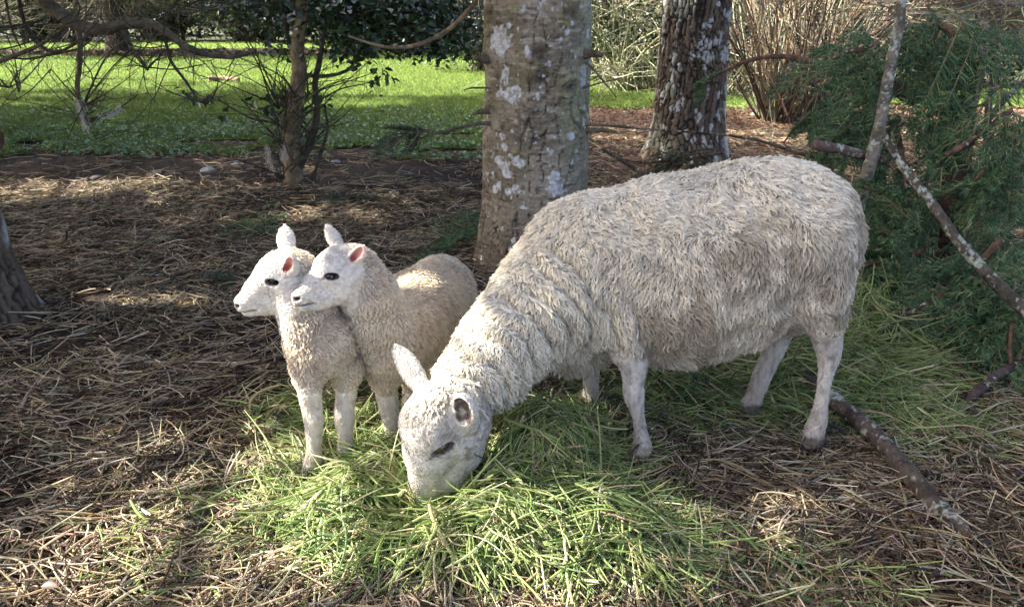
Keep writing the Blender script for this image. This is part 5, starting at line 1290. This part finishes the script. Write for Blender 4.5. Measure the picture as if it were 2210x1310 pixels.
# ------------------------------------------------------------------ sticks, sprigs, stones and droppings on the floor
gq = np.random.default_rng(91)
def stick(label, pts, rad, c, seed, name='fallen_stick', lichen=.1, zoff=.012):
    P = [on(px, py, zoff + (z[0] if z else 0)) for px, py, *z in pts]
    branch(name, label, 'stick', P, rad, c, seed, lichen, n=36, sides=9)
stick('grey fallen branch lying behind the right lamb towards the pale trunk', [(790, 535), (850, 524), (900, 515), (960, 508), (1030, 490)], [.008, .011, .012, .012, .010], (.16, .14, .125), 301)
stick('long dark stick on the litter reaching the left lamb\'s muzzle', [(290, 600), (360, 594), (430, 588), (490, 575), (545, 572)], [.006, .009, .010, .009, .007], (.075, .06, .05), 303)
stick('dark stick behind the left lamb\'s chin', [(430, 640), (480, 638), (525, 636)], [.005, .007, .006], (.06, .05, .045), 305)
stick('greenish stick beside the left tree', [(50, 592), (110, 585), (160, 576), (220, 568), (270, 562)], [.005, .007, .007, .006, .004], (.15, .15, .09), 307)
stick('curved brown stick on the litter left of the clearing', [(130, 572), (180, 555), (220, 540), (248, 522)], [.004, .006, .006, .004], (.10, .075, .055), 309)
stick('pale stick running out from the left tree', [(55, 620), (100, 608), (150, 600), (200, 595)], [.004, .005, .005, .003], (.30, .25, .17), 311)
stick('short upright broken twig in the litter at left', [(135, 525), (142, 515, .04), (144, 500, .10)], [.007, .006, .005], (.09, .07, .05), 313)
stick('small log lying on the sunny lawn', [(450, 172, .05), (480, 171, .05), (515, 173, .05)], [.05, .055, .04], (.24, .16, .10), 315, 'fallen_log')
stick('thin dark stick by the ewe\'s front hoof', [(1355, 985, .06), (1395, 940, .10), (1430, 890, .12), (1455, 850, .14)], [.003, .0035, .003, .0025], (.09, .06, .05), 317)
stick('brown twig lying in the shadow behind the holly', [(560, 410), (640, 408), (720, 405), (800, 400)], [.005, .007, .007, .005], (.12, .085, .06), 319)
stick('dark stick in front of the lawn edge right of the holly', [(700, 450), (760, 440), (820, 428), (900, 432)], [.005, .008, .008, .005], (.08, .065, .05), 321)
stick('dead branch on the ground left of the pale trunk', [(860, 445), (920, 436), (980, 428), (1040, 425)], [.006, .009, .009, .007], (.09, .075, .055), 323)
stick('dark stick in the leaf shadow at far left', [(0, 452), (60, 440), (120, 432), (150, 425)], [.006, .008, .007, .005], (.05, .042, .038), 325)
stick('stick under the second lamb beside its foreleg', [(765, 880), (800, 868), (840, 862)], [.006, .008, .006], (.08, .055, .04), 327)
# short green fir sprigs lying about
def sprig(label, a, b, n=1, spread=.03, cols=NEEDLE_C):
    o = empty('fir_sprig', on(*a, .0)); tag(o, label, 'sprig', 'fir sprigs on the floor')
    S = []
    for _ in range(n):
        p0 = on(*a, .03) + spread * gq.normal(size=3) * [1, 1, .3]; p1 = on(*b, .03) + spread * gq.normal(size=3) * [1, 1, .3]
        S.append(place_spray(p0, p1, gq, droop=.02, flat_n=(0, -.2, 1)))
    fir_foliage(o, S, gq, cols=cols)
GREY = [(.05, .075, .045), (.07, .09, .055), (.09, .10, .06), (.045, .06, .045), (.11, .10, .06)]
sprig('flat fir sprig on the litter above the left lamb', (610, 460), (480, 520), 1, .02)
sprig('dark fir sprig left of the left lamb\'s face', (520, 610), (415, 600), 1, .02, GREY)
sprig('fir sprig beside the pale trunk\'s foot', (1040, 455), (935, 520), 1, .03)
sprig('fir sprig on the grey branch behind the second lamb', (1000, 500), (900, 560), 1, .03)
sprig('dull fir sprig in front of the holly\'s foot', (830, 430), (680, 425), 1, .03, GREY)
sprig('fir sprig lying left of the holly\'s foot', (620, 440), (520, 455), 1, .02, GREY)
sprig('dull fir sprig in the shade under the ewe\'s belly', (1560, 850), (1440, 900), 1, .03, GREY)
sprig('dark fir sprig under the ewe between its legs', (1480, 870), (1430, 790), 1, .03, GREY)
sprig('tiny sprig at the lower edge beside the fallen branch', (1850, 930), (1790, 955), 1, .02, GREY)
# stub twigs on the pale trunk
for px, py, px2, py2, r in [(1040, 130, 1022, 128, .014), (1045, 240, 1022, 246, .012), (1268, 118, 1300, 120, .018), (1268, 282, 1330, 285, .012), (1030, 268, 900, 300, .008), (1270, 270, 1420, 282, .006), (1260, 190, 1340, 170, .004), (1035, 190, 1000, 195, .004), (1270, 140, 1330, 210, .005)]:
    s = 1 if px2 > px else -1
    limb('branch_stub', [np.array([T1[0] + s * .2, T1[1] - .1, at(px, py, 3.68)[2]]), at(px, py, 3.66), at((px + px2) / 2, (py + py2) / 2 - 2, 3.63), at(px2, py2, 3.6)], [r * 1.3, r * 1.1, r * .9, r * .5], tree1, (.17, .135, .09), sides=9, n=16, seed=int(px), rough=.3)
pts = [(1030, 268), (975, 272), (930, 285), (810, 296)]
S = [place_spray(at(940, 280, 3.6), at(800, 300, 3.55), gq), place_spray(at(900, 285, 3.6), at(830, 262, 3.55), gq), place_spray(at(905, 285, 3.6), at(880, 320, 3.55), gq)]
fir_foliage(tree1, S, gq, cols=GREY)
# dry arching twig with hanging tip that crosses in front of the far lawn
branch('dry_branch', 'thin pale branch arching out left of the pale trunk', 'branch', [at(1035, -15, 3.9), at(1010, 25, 3.9), at(960, 70, 3.9), at(900, 98, 3.9), at(840, 103, 3.9), at(790, 92, 3.9), at(752, 78, 3.9)], [.009, .011, .011, .010, .008, .006, .004], (.30, .225, .14), 331, .05, n=60)
# stones and pale scraps at the lawn's edge
def stone(label, px, py, r, c, seed):
    n = 10; th, ph = np.meshgrid(np.linspace(0, np.pi, n), np.linspace(0, 2 * np.pi, 14, endpoint=False), indexing='ij')
    D = np.stack([np.sin(th) * np.cos(ph), np.sin(th) * np.sin(ph), np.cos(th)], -1).reshape(-1, 3)
    p = on(px, py); V = p + np.array([0, 0, r * .25]) + D * (r * (1 + .5 * (fbm(D * 1.6, 2, seed) - .5)))[:, None] * [1.3, .9, .55]
    i, j = np.meshgrid(np.arange(n - 1), np.arange(14), indexing='ij'); k = (j + 1) % 14
    F = np.stack([i * 14 + j, i * 14 + k, (i + 1) * 14 + k, (i + 1) * 14 + j], -1).reshape(-1, 4)
    tag(mesh('stone', V, F, M_bark, None, np.tile(c, (len(V), 1))), label, 'stone', 'pale stones at the edge of the lawn')
stone('largest pale stone on the dark soil left of the holly', 450, 372, .05, (.26, .27, .30), 1)
stone('small pale stone left of the largest one', 338, 378, .035, (.38, .39, .42), 2)
stone('pale flat stone nearer the holly\'s foot', 510, 358, .03, (.36, .37, .42), 3)
stone('dark rounded stone in the sunlit straw at upper left', 213, 388, .045, (.13, .12, .11), 4)
stone('tiny pale stone just left of the bent holly shoot', 542, 368, .025, (.40, .40, .44), 5)
stone('pale stone right of the holly\'s foot', 725, 352, .03, (.36, .38, .44), 6)
# droppings
o = empty('droppings', on(1862, 1178)); tag(o, 'small heap of dark round droppings on the straw at lower right', 'droppings')
D = None
n = 8; th, ph = np.meshgrid(np.linspace(0, np.pi, n), np.linspace(0, 2 * np.pi, 10, endpoint=False), indexing='ij')
D = np.stack([np.sin(th) * np.cos(ph), np.sin(th) * np.sin(ph), 1.25 * np.cos(th)], -1).reshape(-1, 3)
i, j = np.meshgrid(np.arange(n - 1), np.arange(10), indexing='ij'); k = (j + 1) % 10
F = np.stack([i * 10 + j, i * 10 + k, (i + 1) * 10 + k, (i + 1) * 10 + j], -1).reshape(-1, 4)
proto = None
for m in range(26):
    c = on(1862, 1178, .022) + np.array([.022 * gq.normal(), .020 * gq.normal(), .010 * abs(gq.normal())])
    if proto is None:
        proto = mesh('pellet', D * .0068, F, M_bark, o, np.tile((.035, .028, .022), (len(D), 1))); q = proto
    else:
        q = proto.copy(); COL.objects.link(q)
    q.location = c; q.rotation_euler = gq.random(3) * 3
